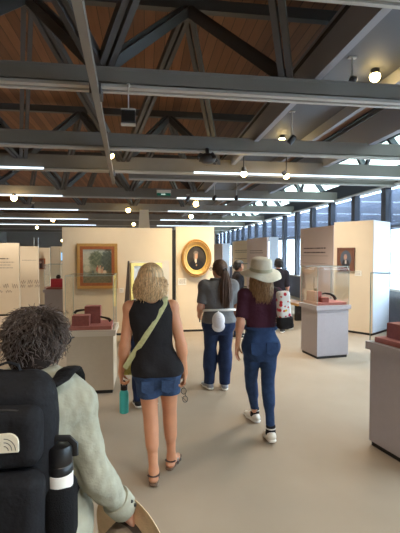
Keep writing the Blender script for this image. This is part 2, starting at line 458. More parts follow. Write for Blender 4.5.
def human(name, label, loc, rz, J, skin, h=.008, group=None):
    """a standing or walking figure in its own coordinates: x right, y ahead, z up from the floor"""
    root = thing(name, label, 'person', loc, rz, group)
    s = J.get('h', 1.68)/1.7; w = J.get('w', 1.0); d = J.get('d', w)
    c = J.get('ctr', lambda z: (0, 0))
    tor = [(.76, .10, .085), (.80, .145, .105), (.88, .172, .122), (.96, .158, .110), (1.06, .132, .098), (1.16, .138, .104), (1.27, .158, .114), (1.36, .163, .100), (1.42, .125, .078), (1.455, .07, .06)]
    if 'torso' in J: tor = J['torso']
    ps = [dict(t='loft', s=[(z*s, c(z*s)[0], c(z*s)[1], a*w*s, b*d*s) for z, a, b in tor], k=.03, tag='torso', e=2.25)]
    nb = J.get('neck', (c(1.43*s)[0], c(1.43*s)[1]-.005, 1.43*s)); hc = J.get('head', (nb[0], nb[1]+.035, 1.585*s))
    hs = J.get('hs', .98)
    hp, HM, HP = head_prims(hc, J.get('yaw', 0), J.get('pitch', 0), J.get('roll', 0), hs)
    ps.append(cone(nb, HP(0, -.015, -.05), .056*s, .05*s, .025, None, 'neck'))
    ps += hp
    for S_, sg in (('L', -1), ('R', 1)):
        sh = J.get('sh'+S_, (sg*.168*s*w+c(1.37*s)[0], c(1.37*s)[1], 1.375*s))
        el, wr = J['el'+S_], J['wr'+S_]
        aw = J.get('aw', 1.0)
        ps.append(ell(sh, (.056*aw, .056*aw, .058*aw), None, .035, 'up'+S_))
        ps.append(cone(sh, el, .049*aw, .039*aw, .025, None, 'up'+S_))
        ps.append(cone(el, wr, .038*aw, .0245*aw, .018, None, 'fore'+S_))
        m = Vector(el)*.72+Vector(wr)*.28
        ps.append(cone(Vector(el)*.9+Vector(wr)*.1, m, .039*aw, .039*aw, .03, None, 'fore'+S_))
        hd = J.get('hand'+S_, {})
        dirn = hd.get('d') or (Vector(wr)-Vector(el)).normalized()
        palm = hd.get('palm') or (-sg, 0, 0)
        # the thumb is on the forward side of a hand whose palm faces the thigh
        flip = 1 if (Vector(dirn).cross(Vector(palm))).dot(Vector(hd.get('thumb', (0, 1, 0)))) > 0 else -1
        hand(ps, S_, wr, dirn, palm, hd.get('curl', (18, 24, 18)), hd.get('sc', .95), hd.get('tout', .5), flip, hd.get('spread', .0))
        hip, kn, an = J['hip'+S_], J['kn'+S_], J['an'+S_]
        lw = J.get('lw', 1.0)
        ps.append(cone(hip, kn, .088*lw, .056*lw, .035, None, 'thigh'+S_))
        ps.append(ell(Vector(hip)+V3(0, -.03, -.0), (.080*lw, .075*lw, .085*lw), None, .04, 'thigh'+S_))
        ps.append(cone(kn, an, .052*lw, .034*lw, .02, None, 'calf'+S_))
        k, a = Vector(kn), Vector(an); ax = (a-k).normalized(); back = V3(0, -1, 0); back = (back-ax*back.dot(ax)).normalized()
        ps.append(cone(k+ax*.06+back*.006, k+ax*.17+back*.016, .05*lw, .044*lw, .035, None, 'calf'+S_))
        fd = Vector(J.get('toe'+S_, (0, 1, 0))).normalized(); fu = Vector(J.get('up'+S_+'f', (0, 0, 1))).normalized()
        sole = a-fu*.058
        ps.append(ell(sole-fd*.03+fu*.012, (.031, .034, .03), None, .02, 'foot'+S_))
        ps.append(cone(sole-fd*.02+fu*.012, sole+fd*.10+fu*.002, .03, .036, .025, (*fu, .62), 'foot'+S_))
        ps.append(cone(sole+fd*.10+fu*.002, sole+fd*.155-fu*.002, .036, .024, .015, (*fu, .55), 'foot'+S_))
        ps.append(cone(a, sole+fd*.07+fu*.02, .034, .024, .03, None, 'foot'+S_))
    body = sculpt('body', ps, skin, root, h)
    for sg in (-1, 1):
        MB().ball(HP(sg*.031, .0765, .004), .0125*hs, n=10).build('eye', M_eye, root, True)
    root['_'] = 0; del root['_']
    return root, ps, HM, HP

def sel(ps, *tags):
    return [p for p in ps if any(p['tag'].startswith(t) for t in tags)]

def folds(amp=.004, f=38, seed=0):
    r = np.random.RandomState(seed); ks = r.normal(size=(5, 3))*f; ph = r.uniform(0, 6.28, 5)
    def fn(X, Y, Z):
        a = 0
        for k, p in zip(ks, ph): a = a+np.sin(X*k[0]+Y*k[1]+Z*k[2]*.6+p)
        return a*amp/2.2
    return fn

def shoe(root, name, ankle, fd, mats, fu=(0, 0, 1), L=1.0, laces=True):
    """a low sneaker: rubber sole, fabric upper, dark collar"""
    a, fd, fu = Vector(ankle), Vector(fd).normalized(), Vector(fu).normalized()
    fd = (fd-fu*fd.dot(fu)).normalized()
    s0 = a-fu*.072
    up = [ell(s0-fd*.03+fu*.028, (.038, .04, .036), None, .02), cone(s0-fd*.02+fu*.03, s0+fd*.09*L+fu*.018, .038, .041, .02, (*fu, .75)),
          cone(s0+fd*.09*L+fu*.018, s0+fd*.165*L+fu*.012, .042, .03, .02, (*fu, .7)), cone(s0-fd*.012+fu*.04, s0-fd*.004+fu*.078, .036, .037, .02), cone(s0+fd*.0+fu*.06, s0+fd*.09+fu*.03, .03, .026, .02)]
    sh = sculpt(name, up, mats[0], root, .006, 0, clips=[(s0+fu*.088, fu-fd*.15)])
    so = [cone(s0-fd*.035, s0+fd*.09*L, .043, .047, .01, (*fu, .42)), cone(s0+fd*.09*L, s0+fd*.17*L, .048, .034, .01, (*fu, .42))]
    sculpt('sole', so, mats[1], sh, .006, 0)
    return sh

def scalp_strand(HP, az, e0, e1, drop, r0=.0035, flare=.0, wave=.004, n=14, lift=1.06, back=0.0, c0=(0, -.008, .028), rad=(.074, .094, .088), seed=None, rr=rng):
    """a lock that runs down over the skull at azimuth az (0 = face, pi = back of head), then hangs"""
    pts = []; k = n//2+1
    j = rr.uniform(.98, 1.1)*lift; ph = rr.uniform(0, 6.28); wv = rr.uniform(.6, 1.3)*wave
    for i in range(k):
        e = e0+(e1-e0)*i/(k-1)
        x, y, z = rad[0]*j*math.sin(az)*math.cos(e), rad[1]*j*math.cos(az)*math.cos(e), rad[2]*j*math.sin(e)
        pts.append(HP(c0[0]+x, c0[1]+y, c0[2]+z))
    p = pts[-1].copy(); m = n-k
    out = (p-HP(*c0)); out.z = 0
    if out.length > 1e-4: out.normalize()
    for i in range(1, m+1):
        t = i/m
        q = p+Vector((0, 0, -drop*t))+out*(flare*math.sin(t*PI*.8))+Vector((math.sin(ph+t*9)*wv*t, math.cos(ph+t*8)*wv*t-back*t, 0))
        pts.append(q)
    rads = [r0*(.7+.3*min(1, i/3))*(1 if i < len(pts)*.7 else 1-.75*(i-len(pts)*.7)/(len(pts)*.3)) for i in range(len(pts))]
    return pts, rads

# ------------------------------------------------------------------ palette
M_eye = mat('eyeball', (60, 45, 38), .2)
M_floor = mat('carpet', (163, 148, 130), .95, var=.07, scale=1.1, bump=.25, bscale=260, spec=.1)
M_panel = mat('panel_paint', (224, 207, 182), .8, var=.02, scale=3, spec=.2)
M_panel_grey = mat('panel_paint_pinkish', (212, 194, 190), .8, spec=.2)
M_panel_white = mat('panel_paint_pale', (208, 213, 224), .75, spec=.2)
M_dark = mat('base_black', (28, 26, 25), .6)
M_beam = mat('beam_paint_grey', (126, 120, 113), .55, var=.06, scale=2)
M_lip = mat('beam_flange_paint', (176, 172, 166), .5)
M_strut = mat('strut_paint', (74, 72, 74), .55)
M_wood_ceiling = plank_mat('ceiling_planks', (112, 74, 50), (146, 98, 66), .16)
M_fix2 = mat('track_paint', (128, 120, 112), .6)
M_soffit = mat('soffit_paint', (88, 90, 98), .7)
M_fascia = mat('fascia_paint', (140, 140, 148), .6)
M_mull = mat('mullion_paint', (58, 62, 72), .5)
M_wallgrey = mat('wall_paint_grey', (158, 156, 154), .8)
M_lowwall = mat('low_wall_paint', (92, 98, 112), .8)
M_glass = glass_mat('case_glass', (.985, .99, .985), .5)
M_window = glass_mat('window_glass', (.96, .98, 1), .6)
M_edge = mat('polished_glass_edge', (150, 166, 160), .2)
M_case = mat('case_laminate', (192, 174, 150), .6, var=.02, scale=20, spec=.3)
M_case_cool = mat('case_laminate_grey', (172, 164, 166), .6, var=.02, scale=20, spec=.3)
M_cap = mat('case_cap_laminate', (210, 196, 176), .55, spec=.3)
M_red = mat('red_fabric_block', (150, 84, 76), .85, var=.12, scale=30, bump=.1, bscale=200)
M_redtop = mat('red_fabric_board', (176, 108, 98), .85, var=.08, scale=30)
M_gold = mat('gilded_frame', (196, 154, 92), .42, .5, var=.2, scale=60, bump=.4, bscale=90)
M_goldlite = mat('gilt_inner_edge', (236, 200, 110), .35, .5)
M_frame_wood = mat('red_brown_frame', (156, 90, 54), .5, var=.15, scale=25)
M_black = mat('black_metal', (24, 24, 26), .5)
M_fix = mat('fixture_grey', (60, 60, 64), .5)
M_white = mat('white_card', (236, 232, 224), .7)
M_ink = mat('printed_ink', (120, 104, 96), .8)
M_paint = attr_mat('oil_painting', .45)
M_gun = mat('dark_patinated_metal', (44, 38, 34), .4, .4)
M_bench = mat('bench_wood', (190, 140, 80), .5, var=.1, scale=12)
M_chrome = mat('brushed_steel', (190, 190, 190), .3, .9)
def emis(name, rgb, st):
    m = bpy.data.materials.new(name); m.use_nodes = True; nt = m.node_tree; nt.nodes.clear()
    e = nt.nodes.new('ShaderNodeEmission'); o = nt.nodes.new('ShaderNodeOutputMaterial')
    e.inputs[0].default_value = (*lin(rgb), 1); e.inputs[1].default_value = st; nt.links.new(e.outputs[0], o.inputs[0]); return m
M_bulb = emis('lamp_glow_warm', (255, 220, 140), 45)
M_strip = emis('strip_glow', (222, 240, 255), 2.2)
M_screen = emis('screen_glow', (150, 200, 240), 1.2)
M_exit = emis('sign_green_glow', (34, 92, 74), .5)
M_exitw = emis('sign_white_glow', (225, 240, 225), .9)

# ------------------------------------------------------------------ the room
XW = 6.15; XL = -11; YB = 34; YF = -5; ZC = 5.08
structure(box('floor', ((XL+XW)/2, (YB+YF)/2, -.05), (XW-XL+.4, YB-YF+.4, .1), M_floor), 'beige grey carpeted floor of the exhibition hall', 'floor')
structure(box('ceiling', ((XL+5.2)/2, (YB+YF)/2, ZC+.06), (5.2-XL+.2, YB-YF, .12), M_wood_ceiling), 'brown wooden plank ceiling above the steel roof frame', 'ceiling')
structure(box('wall_left', (XL-.1, (YB+YF)/2, 2.6), (.2, YB-YF, 5.2), M_wallgrey), 'grey far left wall of the hall', 'wall')
structure(box('wall_back', ((XL+XW)/2, YB+.1, 2.6), (XW-XL+.4, .2, 5.2), M_wallgrey), 'grey back wall at the end of the hall', 'wall')
structure(box('wall_front', ((XL+XW)/2, YF-.1, 2.6), (XW-XL+.4, .2, 5.2), M_wallgrey), 'grey wall behind the viewer', 'wall')
structure(box('wall_right', (XW+.06, (YB+YF)/2, .425), (.22, YB-YF, .85), M_lowwall), 'low blue grey wall under the long row of windows', 'wall')
structure(box('trim_1', (XW-.02, (YB+YF)/2, .87), (.28, YB-YF, .05), M_lip), 'pale sill along the foot of the windows', 'sill')
b = MB(); b.box((XW+.05, (YB+YF)/2, 3.68), (.2, YB-YF, .46)); b.box((XW-.02, (YB+YF)/2, 3.46), (.3, YB-YF, .03), mi=1)
structure(b.build('trim_2', [M_mull, M_lip]), 'dark header with a pale lower edge above the windows', 'header')
ys = [9.63+1.52*k for k in range(-10, 17)]
for i, y in enumerate(ys):
    structure(box('window_post' if i == 0 else 'window_post.%03d' % i, (XW+.03, y, 2.17), (.16, .2, 2.58), M_mull), 'dark grey window post in the row of tall windows', 'window post')['group'] = 'posts between the windows'
ends = [YF]+ys+[YB]
for i in range(len(ends)-1):
    y0, y1 = ends[i]+.1, ends[i+1]-.1
    if y1-y0 < .1: continue
    w = thing('window_%d' % (i+1), 'tall window bay between two dark posts', 'window', (XW+.05, (y0+y1)/2, .89), 0, 'tall windows along the right wall', 'structure')
    box('pane', (0, 0, 1.28), (.012, y1-y0, 2.56), M_window, w)
    box('transom', (0, 0, 1.56), (.06, y1-y0, .05), M_mull, w)

# sloping skylight above the window side
b = MB()
sk0, sk1 = Vector((5.25, 0, ZC+.05)), Vector((XW+.1, 0, 3.9))
for k in range(int((YB-YF)/1.52)+1):
    y = YF+.2+k*1.52
    b.bar((sk0.x, y, sk0.z), (sk1.x, y, sk1.z), .09, .14)
b.bar((sk0.x, YF, sk0.z), (sk0.x, YB, sk0.z), .14, .2)
b.bar(((sk0.x+sk1.x)/2, YF, (sk0.z+sk1.z)/2), ((sk0.x+sk1.x)/2, YB, (sk0.z+sk1.z)/2), .07, .1)
sk = b.build('skylight_frame', M_mull); structure(sk, 'dark frame of the sloping skylight above the window side', 'skylight')
b = MB(); b._new([(sk0.x, YF, sk0.z), (sk1.x, YF, sk1.z), (sk1.x, YB, sk1.z), (sk0.x, YB, sk0.z), (sk0.x, YF, sk0.z+.02), (sk1.x, YF, sk1.z+.02), (sk1.x, YB, sk1.z+.02), (sk0.x, YB, sk0.z+.02)],
       [(0, 1, 2, 3), (7, 6, 5, 4), (0, 4, 5, 1), (1, 5, 6, 2), (2, 6, 7, 3), (3, 7, 4, 0)])
M_skyglass = glass_mat('skylight_glass', (.62, .66, .60), .3)
structure(b.build('skylight_glass', M_skyglass), 'pale glazing of the sloping skylight', 'skylight')

# outside: pale paving, sun-shade slats beyond the upper panes, far pale trees and slope
M_ext = mat('pale_paving', (205, 208, 205), .9, var=.05, scale=2)
structure(box('exterior_ground', (26, 15, -.15), (39, 80, .1), M_ext), 'bright pale paving outside the windows', 'ground')
M_slat = mat('sunshade_slat_paint', (136, 146, 168), .7)
b = MB()
for k in range(13):
    z = 2.48+k*.09
    b.bar((XW+.75+.012*k, YF, z), (XW+.75+.012*k, YB+3, z), .012, .0865, up=(.05, 0, 1))
for y in [9.0+3.04*k for k in range(-5, 9)]:
    b.bar((XW+.85, y, 2.4), (XW+.95, y, 3.6), .05, .08)
structure(b.build('sunshade_screen', M_slat), 'blue grey slatted sun screen outside the upper window panes', 'sun screen')
M_hill = mat('hazy_slope', (176, 190, 176), .95, var=.12, scale=.25)
b = MB()
n = 40; top = [(-10+i*2.2, 3.2+1.6*math.sin(i*.55)+.9*math.sin(i*1.7+1)) for i in range(n)]
for i in range(n-1):
    (y0, z0), (y1, z1) = top[i], top[i+1]
    b._new([(34, y0, -.2), (34, y1, -.2), (40, y1, z1), (40, y0, z0), (46, y0, -.2), (46, y1, -.2)], [(0, 1, 2, 3), (3, 2, 5, 4)])
structure(b.build('hill', M_hill), 'hazy pale green slope far outside the windows', 'hill')

# ------------------------------------------------------------------ steel roof frame
LB = 3.40
def beam(i, y, zb=LB, hgt=.25, x0=XL, x1=XW-.12, fl=.17, label='grey steel beam crossing the hall under the roof'):
    b = MB()
    b.box(((x0+x1)/2, y+fl/2, zb+hgt/2+.02), (x1-x0, .03, hgt))
    b.box(((x0+x1)/2, y+.015, zb+hgt/2+.03), (x1-x0, .02, hgt-.03))
    b.box(((x0+x1)/2, y+fl*.2, zb+.012), (x1-x0, fl*.4, .03), mi=1)
    b.box(((x0+x1)/2, y+fl*.85, zb+.012), (x1-x0, fl*.3, .03), mi=1); b.box(((x0+x1)/2, y+fl*.55, zb+.02), (x1-x0, fl*.4, .02))
    b.box(((x0+x1)/2, y+fl/2, zb+hgt+.03), (x1-x0, fl, .03))
    o = b.build('beam' if i == 0 else 'beam.%03d' % i, [M_beam, M_lip])
    structure(o, label, 'beam')['group'] = 'cross beams under the roof'
    return o
MAIN = [.13, 4.08, 8.2, 12.0, 15.7, 19.8, 23.8, 27.8, 31.6]
i = 0
for y in MAIN: beam(i, y, LB, .15 if y < 5 else .25); i += 1
for y in (2.42, 6.45, 9.0): beam(i, y, LB, .2, x0=(-.35 if y > 8 else XL), fl=.12); i += 1

def longbeam(name, x, z, w, h, y0, y1, m, label, mi=None):
    o = box(name, (x, (y0+y1)/2, z), (w, y1-y0, h), m)
    return structure(o, label, 'beam')
b = MB(); b.bar((-.174, -3, 3.35), (-.69, 9.2, 3.35), .065, .08); structure(b.build('track_beam', M_fix2), 'grey narrow bar running lengthwise under the beams left of centre', 'beam')
for y in MAIN[:3]: structure(box('track_clamp', (-.30-.042*(y+.08), y+.08, 3.365), (.11, .22, .10), M_strut), 'dark clamp holding the lengthwise bar under a beam', 'clamp')['group'] = 'clamps of the lengthwise bar'
b = MB()
b.box((1.82, 14.5, 3.80), (.08, 38, .40), mi=0); b.box((1.775, 14.5, 3.92), (.03, 38, .035), mi=1)
structure(b.build('long_fascia_beam', [M_fascia, M_dark]), 'pale grey lengthwise fascia beam beside the dark soffit', 'beam')
structure(box('soffit', (2.45, 14.5, 4.02), (1.26, 38, .06), M_soffit), 'dark grey flat soffit strip along the window side', 'soffit')
longbeam('edge_beam', 3.08, 3.93, .08, .2, -4.5, 33.5, M_fascia, 'grey lengthwise edge beam of the soffit')
longbeam('purlin_beam', 3.85, 3.84, .12, .44, -4.5, 33.5, M_fascia, 'grey lengthwise purlin under the skylight')

# trusses: an upper chord across the hall with struts falling to the beams in front and behind
def truss(i, yu, ya, yb, xs, label):
    t = thing('roof_truss' if i == 0 else 'roof_truss.%03d' % i, label, 'roof truss', (0, yu, 4.93), 0, 'dark roof trusses', 'structure')
    box('upper_chord', ((XL+4.4)/2, 0, 0), (4.4-XL, .1, .14), M_strut, t)
    for x in xs:
        box('gusset', (x, 0, -.08), (.2, .11, .16), M_strut, t)
        for dx in (-.95, .95):
            for yt, zt in ((ya, 3.62), (yb, 3.62)):
                xe = x+dx
                if xe > 1.75: continue
                b = MB()
                p, q = Vector((x, 0, -.05)), Vector((xe, yt-yu+.08, zt-4.93))
                off = Vector((.045, 0, 0))
                b.bar(p-off, q-off, .06, .10); b.bar(p+off, q+off, .06, .10)
                b.build('strut', M_strut, t)
XN = [.55-1.95*k for k in range(0, 6)]
truss(0, 2.3, .13, 4.08, XN, 'dark steel roof truss nearest the viewer')
truss(1, 5.2, 4.08, 8.2, XN, 'dark steel roof truss above the first cross beam')
truss(2, 9.25, 8.2, 12.0, XN, 'dark steel roof truss above the third cross beam')
truss(3, 13.3, 12.0, 15.7, XN, 'dark steel roof truss farthest along the hall')
# lengthwise webbed trusses on the window side
def webtruss(i, x, z0, z1, y0, y1, st, label):
    t = thing('side_truss' if i == 0 else 'side_truss.%03d' % i, label, 'roof truss', (x, y0, z0), 0, None, 'structure')
    L = y1-y0
    box('upper_chord', (0, L/2, z1-z0), (.09, L, .09), M_strut, t)
    n = int(L/st)
    for k in range(n):
        b = MB(); b.bar((0, k*st, 0), (0, (k+.5)*st, z1-z0), .07, .07); b.build('strut', M_strut, t)
        b = MB(); b.bar((0, (k+.5)*st, z1-z0), (0, (k+1)*st, 0), .07, .07); b.build('strut', M_strut, t)
webtruss(0, 3.1, 4.0, 4.9, 1.0, 25.0, 1.5, 'webbed truss along the edge of the soffit')
webtruss(1, 5.2, 3.75, 4.95, 1.0, 25.0, 2.0, 'webbed truss under the foot of the skylight')

# strip lights on the lower flanges
k = 0
for y, xr, xl in ((8.2, 1.0, -1.95), (12.0, .95, -2.35), (15.7, .9, -2.5), (19.8, .75, -2.7), (23.8, .7, -2.8)):
    for a, b_, side in ((xr, 5.9, 'window'), (-8.5, xl, 'far')):
        o = thing('strip_light' if k == 0 else 'strip_light.%03d' % k, 'long white strip light on the %s side of the %s cross beam' % (side, {8.2: 'third', 12.0: 'fourth', 15.7: 'fifth', 19.8: 'sixth', 23.8: 'seventh'}[y]), 'strip light', ((a+b_)/2, y-.012, LB+.0), 0, 'strip lights on the cross beams')
        box('housing', (0, .02, .02), (b_-a, .03, .045), M_lip, o)
        box('diffuser', (0, -.005, .018), (b_-a, .022, .036), M_strip, o)
        k += 1

# ------------------------------------------------------------------ lamps
def lamp(i, loc, power, label, aim=None, angle=150,  color=(1, .90, .77), bulb=True, rad=.25, ball=.045):
    t = thing('spotlight' if i == 0 else 'spotlight.%03d' % i, label, 'spotlight', loc, 0, 'ceiling spotlights')
    x, y, z = loc
    top = 4.0 if 1.75 < x < 3.1 else (3.43 if z < 3.43 else z)
    b = MB(); b.tube([(0, 0, .1), (0, 0, max(.14, top-z))], .012, 8); b.build('stem', M_fix, t)
    d = (Vector(aim)-Vector(loc)).normalized() if aim else Vector((0, 0, -1))
    q = d.to_track_quat('-Z', 'Y').to_matrix().to_4x4()
    b = MB(); b.lathe([(.045, .12), (.05, .1), (.055, 0), (.05, 0), (.045, .06)], 16, q, capt=False); b.build('can', M_fix, t, True)
    b = MB(); b.ball((0, 0, 0), ball, q, 12); b.build('bulb', M_bulb if bulb else M_white, t, True)
    l = bpy.data.lights.new('spot', 'SPOT'); l.energy = power; l.color = color; l.spot_size = R(angle); l.spot_blend = 1; l.shadow_soft_size = rad
    o = bpy.data.objects.new('spot', l); COL.objects.link(o); o.parent = t; o.matrix_local = Matrix.Translation(d*.07) @ q
LAMPS = [((2.575, 7.35, 3.90), 1.3, 'ceiling spotlight glowing under the soffit, lower of the two near ones', None, 150),
 ((2.775, 4.59, 3.90), 1.3, 'ceiling spotlight glowing at the upper right beside the pale fascia', None, 150),
 ((-3.59, 11.73, 3.3), 1.2, 'ceiling spotlight glowing above the far left panels', None, 150),
 ((-4.15, 19.0, 3.3), 1.2, 'ceiling spotlight glowing far off above the left panels', None, 150),
 ((1.57, 12.36, 3.3), 1.2, 'small ceiling spotlight glowing above the oval portrait panel', None, 150),
 ((-2.4, 1.7, 3.36), 1.0, 'added fill spotlight above the man with the backpack', None, 150),  # added out of frame to brighten the floor near the camera
 ((.3, -.6, 3.36), 1.0, 'added fill spotlight behind the viewer', None, 150),  # added behind the camera as fill for the near floor
 ((1.93, .6, 3.3), 1.0, 'added fill spotlight over the near right display case', None, 150),  # added above the frame as fill for the near floor
 ((-3.9, 5.4, 3.36), 1.0, 'added fill spotlight left of the red block case', None, 150),  # added out of frame on the left as fill
 ((-.6, 7.3, 3.5), .7, 'ceiling spotlight aimed at the landscape painting panel', (-.6, 8.6, 1.2), 110),
 ((1.15, 7.3, 3.5), .8, 'ceiling spotlight aimed at the oval portrait', (1.12, 8.8, 1.35), 80),
 ((1.9, 7.6, 3.3), .8, 'ceiling spotlight under the soffit before the third beam', None, 150),
 ((1.9, 16.5, 3.3), 1.2, 'added fill spotlight far along the soffit', None, 150),  # added, like the next ones down, to brighten the depth of the hall
 ((-.6, 15.0, 3.36), 1.0, 'added fill spotlight behind the landscape painting panel', None, 150),
 ((-.6, 22.0, 3.36), 1.2, 'added fill spotlight deep in the hall', None, 150),
 ((2.9, 8.0, 3.36), .7, 'added fill spotlight aimed at the pale column near the windows', (4.6, 8.3, 1.2), 90),  # added to brighten the column's front face
 ((-3.9, 9.6, 3.36), 1.0, 'added fill spotlight aimed at the cream text panels on the far left', (-4.1, 12, 1.2), 120),  # added to brighten the dim text panels
 ((-6.5, 3.5, 3.36), 1.0, 'added fill spotlight at the far left of the hall', None, 150),  # added, with the others down this side, to brighten the dim left
 ((-6.5, 8.5, 3.36), 1.0, 'added fill spotlight farther along the left of the hall', None, 150),
 ((-6.5, 15.5, 3.36), 1.2, 'added fill spotlight deep on the left of the hall', None, 150),
 ((-6.5, 25.5, 3.36), 1.4, 'added fill spotlight at the far left end of the hall', None, 150),
 ((1.0, 28.5, 3.36), 1.4, 'added fill spotlight near the back wall', None, 150),  # added, with the one below, for more light deep in the hall
 ((3.0, 24.0, 3.3), 1.2, 'added fill spotlight deep in the hall near the windows', None, 150)]
LP = 190
for i, (loc, p, lab, aim, ang) in enumerate(LAMPS):
    warm = 'oval' in lab and aim; land = 'landscape' in lab and aim
    lamp(i, loc, p*LP*(1.35 if warm else 1), lab, aim, ang, (1, .76, .42) if warm else (1, .82, .56) if land else (1, .90, .77), ball=.085 if loc[1] > 11 else .062)
# small unlit track fittings under the soffit
for k, (x, y, z) in enumerate([(2.35, 4.35, 3.7), (2.65, 3.1, 3.7), (2.3, 6.1, 3.55), (1.2, 11.2, 3.3), (1.9, 10.9, 3.3), (2.5, 10.8, 3.3), (-3.58, 13.6, 3.3)]):
    t = thing('track_fitting' if k == 0 else 'track_fitting.%03d' % k, ['dark unlit track fitting hanging under the soffit near the first beam', 'pale rod fitting hanging under the soffit at the upper right', 'dark track fitting under the soffit behind the glowing spotlight', 'ring shaped track fitting left under the third beam', 'dark track fitting in the middle under the third beam', 'dark track fitting nearest the windows under the third beam', 'dark track fitting beside the far left glowing spotlight'][k], 'track light', (x, y, z), 0, 'unlit track fittings')
    zt = (4.0 if 1.75 < x < 3.1 else 3.42)-z
    b = MB(); b.tube([(0, 0, 0), (0, 0, zt)], .012, 8); b.build('rod', M_lip, t)
    b = MB(); b.box((0, 0, zt-.01), (.09, .05, .025)); b.build('mount', M_lip, t)
    b = MB(); q = Euler((R(40), 0, R(30*k))).to_matrix().to_4x4(); b.lathe([(.035, .07), (.045, .05), (.05, -.07), (.042, -.07), (.036, -.02)], 14, q, capt=True); b.build('can', M_fix, t, True)

# hanging box, exit sign, dark cluster fitting
t = thing('hanging_loudspeaker', 'small dark box hanging on a thin rod under the first beam', 'loudspeaker', (-.155, 4.02, 2.98))
b = MB(); b.box((0, 0, .1), (.135, .11, .125)).bevel(.008); b.build('body', M_fix, t)
box('grille', (0, -.058, .1), (.118, .006, .098), M_black, t)
box('bottom_edge', (0, -.03, .028), (.14, .07, .014), M_lip, t)
box('top_edge', (0, -.03, .168), (.14, .07, .01), M_lip, t)
b = MB(); b.tube([(0, 0, .16), (0, .03, .44)], .007, 8); b.build('rod', M_lip, t)
b = MB(); b.ball((0, .03, .43), .02); b.build('clamp', M_lip, t, True)
t = thing('exit_sign', 'small green exit sign with a pale top fixed to the fourth cross beam', 'exit sign', (.56, 11.965, 3.44))
box('housing', (0, 0, .16), (.42, .06, .09), M_white, t)
box('sign_panel', (0, -.005, .078), (.40, .05, .075), M_exit, t)
b = MB(); b.prism([(-.08, .066), (.0, .066), (.0, .052), (.06, .078), (.0, .104), (.0, .09), (-.08, .09)], 'y', -.034, -.029); b.build('pictogram', M_exitw, t)
t = thing('ceiling_fitting', 'dark round fitting with short arms hanging from the second beam', 'ceiling fitting', (1.0, 6.40, 3.2))
b = MB(); b.ball((0, 0, .08), (.14, .12, .09)); b.build('body', M_fix, t, True)
b = MB(); b.tube([(0, 0, .1), (0, .04, .25)], .03, 8); b.build('stem', M_fix, t)
for q in range(4):
    a = q*PI/2+.5; b = MB(); b.tube([(0, 0, .1), (.14*math.cos(a), .12*math.sin(a), .13), (.2*math.cos(a), .16*math.sin(a), .06)], .03, 8); b.build('arm', M_fix, t, True)

# ------------------------------------------------------------------ exhibition panels
pk = [0]
def panel(label, w, hgt, th, loc, rz, m=None, edge=None, base=.05):
    """free-standing board: w wide, thickness th behind its front face; origin at floor, centre of the front face"""
    t = thing('exhibition_partition' if pk[0] == 0 else 'exhibition_partition.%03d' % pk[0], label, 'display panel', loc, rz, 'free-standing exhibition panels'); pk[0] += 1
    b = MB(); b.box((0, th/2, base+(hgt-base)/2), (w, th, hgt-base)).bevel(.006, 1); b.build('board', m or M_panel, t)
    box('base_rail', (0, th/2, base/2), (w-.03, max(th-.03, .03), base), M_dark, t)
    if edge: box('side_post', (edge*(w/2+.012), th/2, hgt/2), (.022, th*.7, hgt-.02), M_chrome, t)
    return t
def text_lines(t, x0, x1, zs, hgt=.02, seed=0, y=-.002, m=None, gap=True):
    """rows of small unreadable print"""
    rr = random.Random(seed); b = MB()
    for z in zs:
        x = x0+rr.uniform(0, .03)*(x1-x0)
        end = x1-rr.uniform(0, .12)*(x1-x0)
        while x < end:
            w = rr.uniform(.6, 3)*hgt*2 if gap else end-x
            w = min(w, end-x)
            b.box((x+w/2, y, z), (w, .002, hgt)); x += w+hgt*.8
    return b.build('lettering', m or M_ink, t)

pA = panel('wide beige panel behind the left display case, holding the landscape painting', 2.30, 2.31, .12, (-.567, 8.7, 0), 0)
pO = panel('yellowish panel right of the gap, holding the oval portrait', .86, 2.355, .12, (1.113, 8.9, 0), 0, None, -1)
box('gap_shade_strip', (.635-(-.567), .20, 1.14), (.07, .05, 2.28), M_dark, pA)  # dark strip in the gap, the shade between the panels put into its colour

# box shaped column near the windows, and boards beyond
t = thing('exhibition_partition', 'square pale column board with a small framed portrait near the windows', 'display column', (4.80, 7.92, 0), math.atan2(.47, .67))
q = .85; L1 = .90
b = MB(); b.box((q/2, L1/2, .05+1.21), (q, L1, 2.42)).bevel(.006, 1); b.build('board', M_panel, t)
box('base_rail', (q/2, L1/2, .025), (q-.03, L1-.03, .05), M_dark, t)
box('side_board', (q/2, -.004, .05+1.21), (q-.012, .012, 2.408), M_panel_white, t)
cang = math.atan2(.47, .67)
def on_line(p0, p1, label, hgt, m, th=.08, edge=None):
    """panel whose front face runs from p0 to p1 (left to right as seen from the front)"""
    p0, p1 = Vector((*p0, 0)), Vector((*p1, 0)); d = p1-p0
    return panel(label, d.length, hgt, th, (p0+p1)/2, math.atan2(d.y, d.x), m, edge)
pT = on_line((4.44, 11.05), (4.69, 9.5), 'pinkish grey text panel behind the middle display case', 2.47, M_panel_grey)
text_lines(pT, -.60, .55, [1.905, 1.79], .035, 3, m=mat('dark_print', (96, 80, 84), .8))
text_lines(pT, -.66, .58, [1.70], .008, 4, gap=False); text_lines(pT, -.66, .58, [1.5], .006, 5, gap=False)
pE = on_line((4.86, 18.75), (5.15, 16.5), 'pinkish text panel half hidden by the sun hat', 2.47, M_panel_grey)
text_lines(pE, -.8, .8, [1.9, 1.8], .03, 6)
on_line((5.25, 16.48), (5.62, 16.40), 'narrow pale end board beside the pinkish panel, right of the sun hat', 2.47, M_panel_white)
pC = on_line((5.06, 22.9), (5.35, 19.8), 'tan panel beyond the man in the black cap', 2.47, M_panel)
text_lines(pC, -1.1, 1.1, [1.95, 1.85, 1.5], .03, 7)
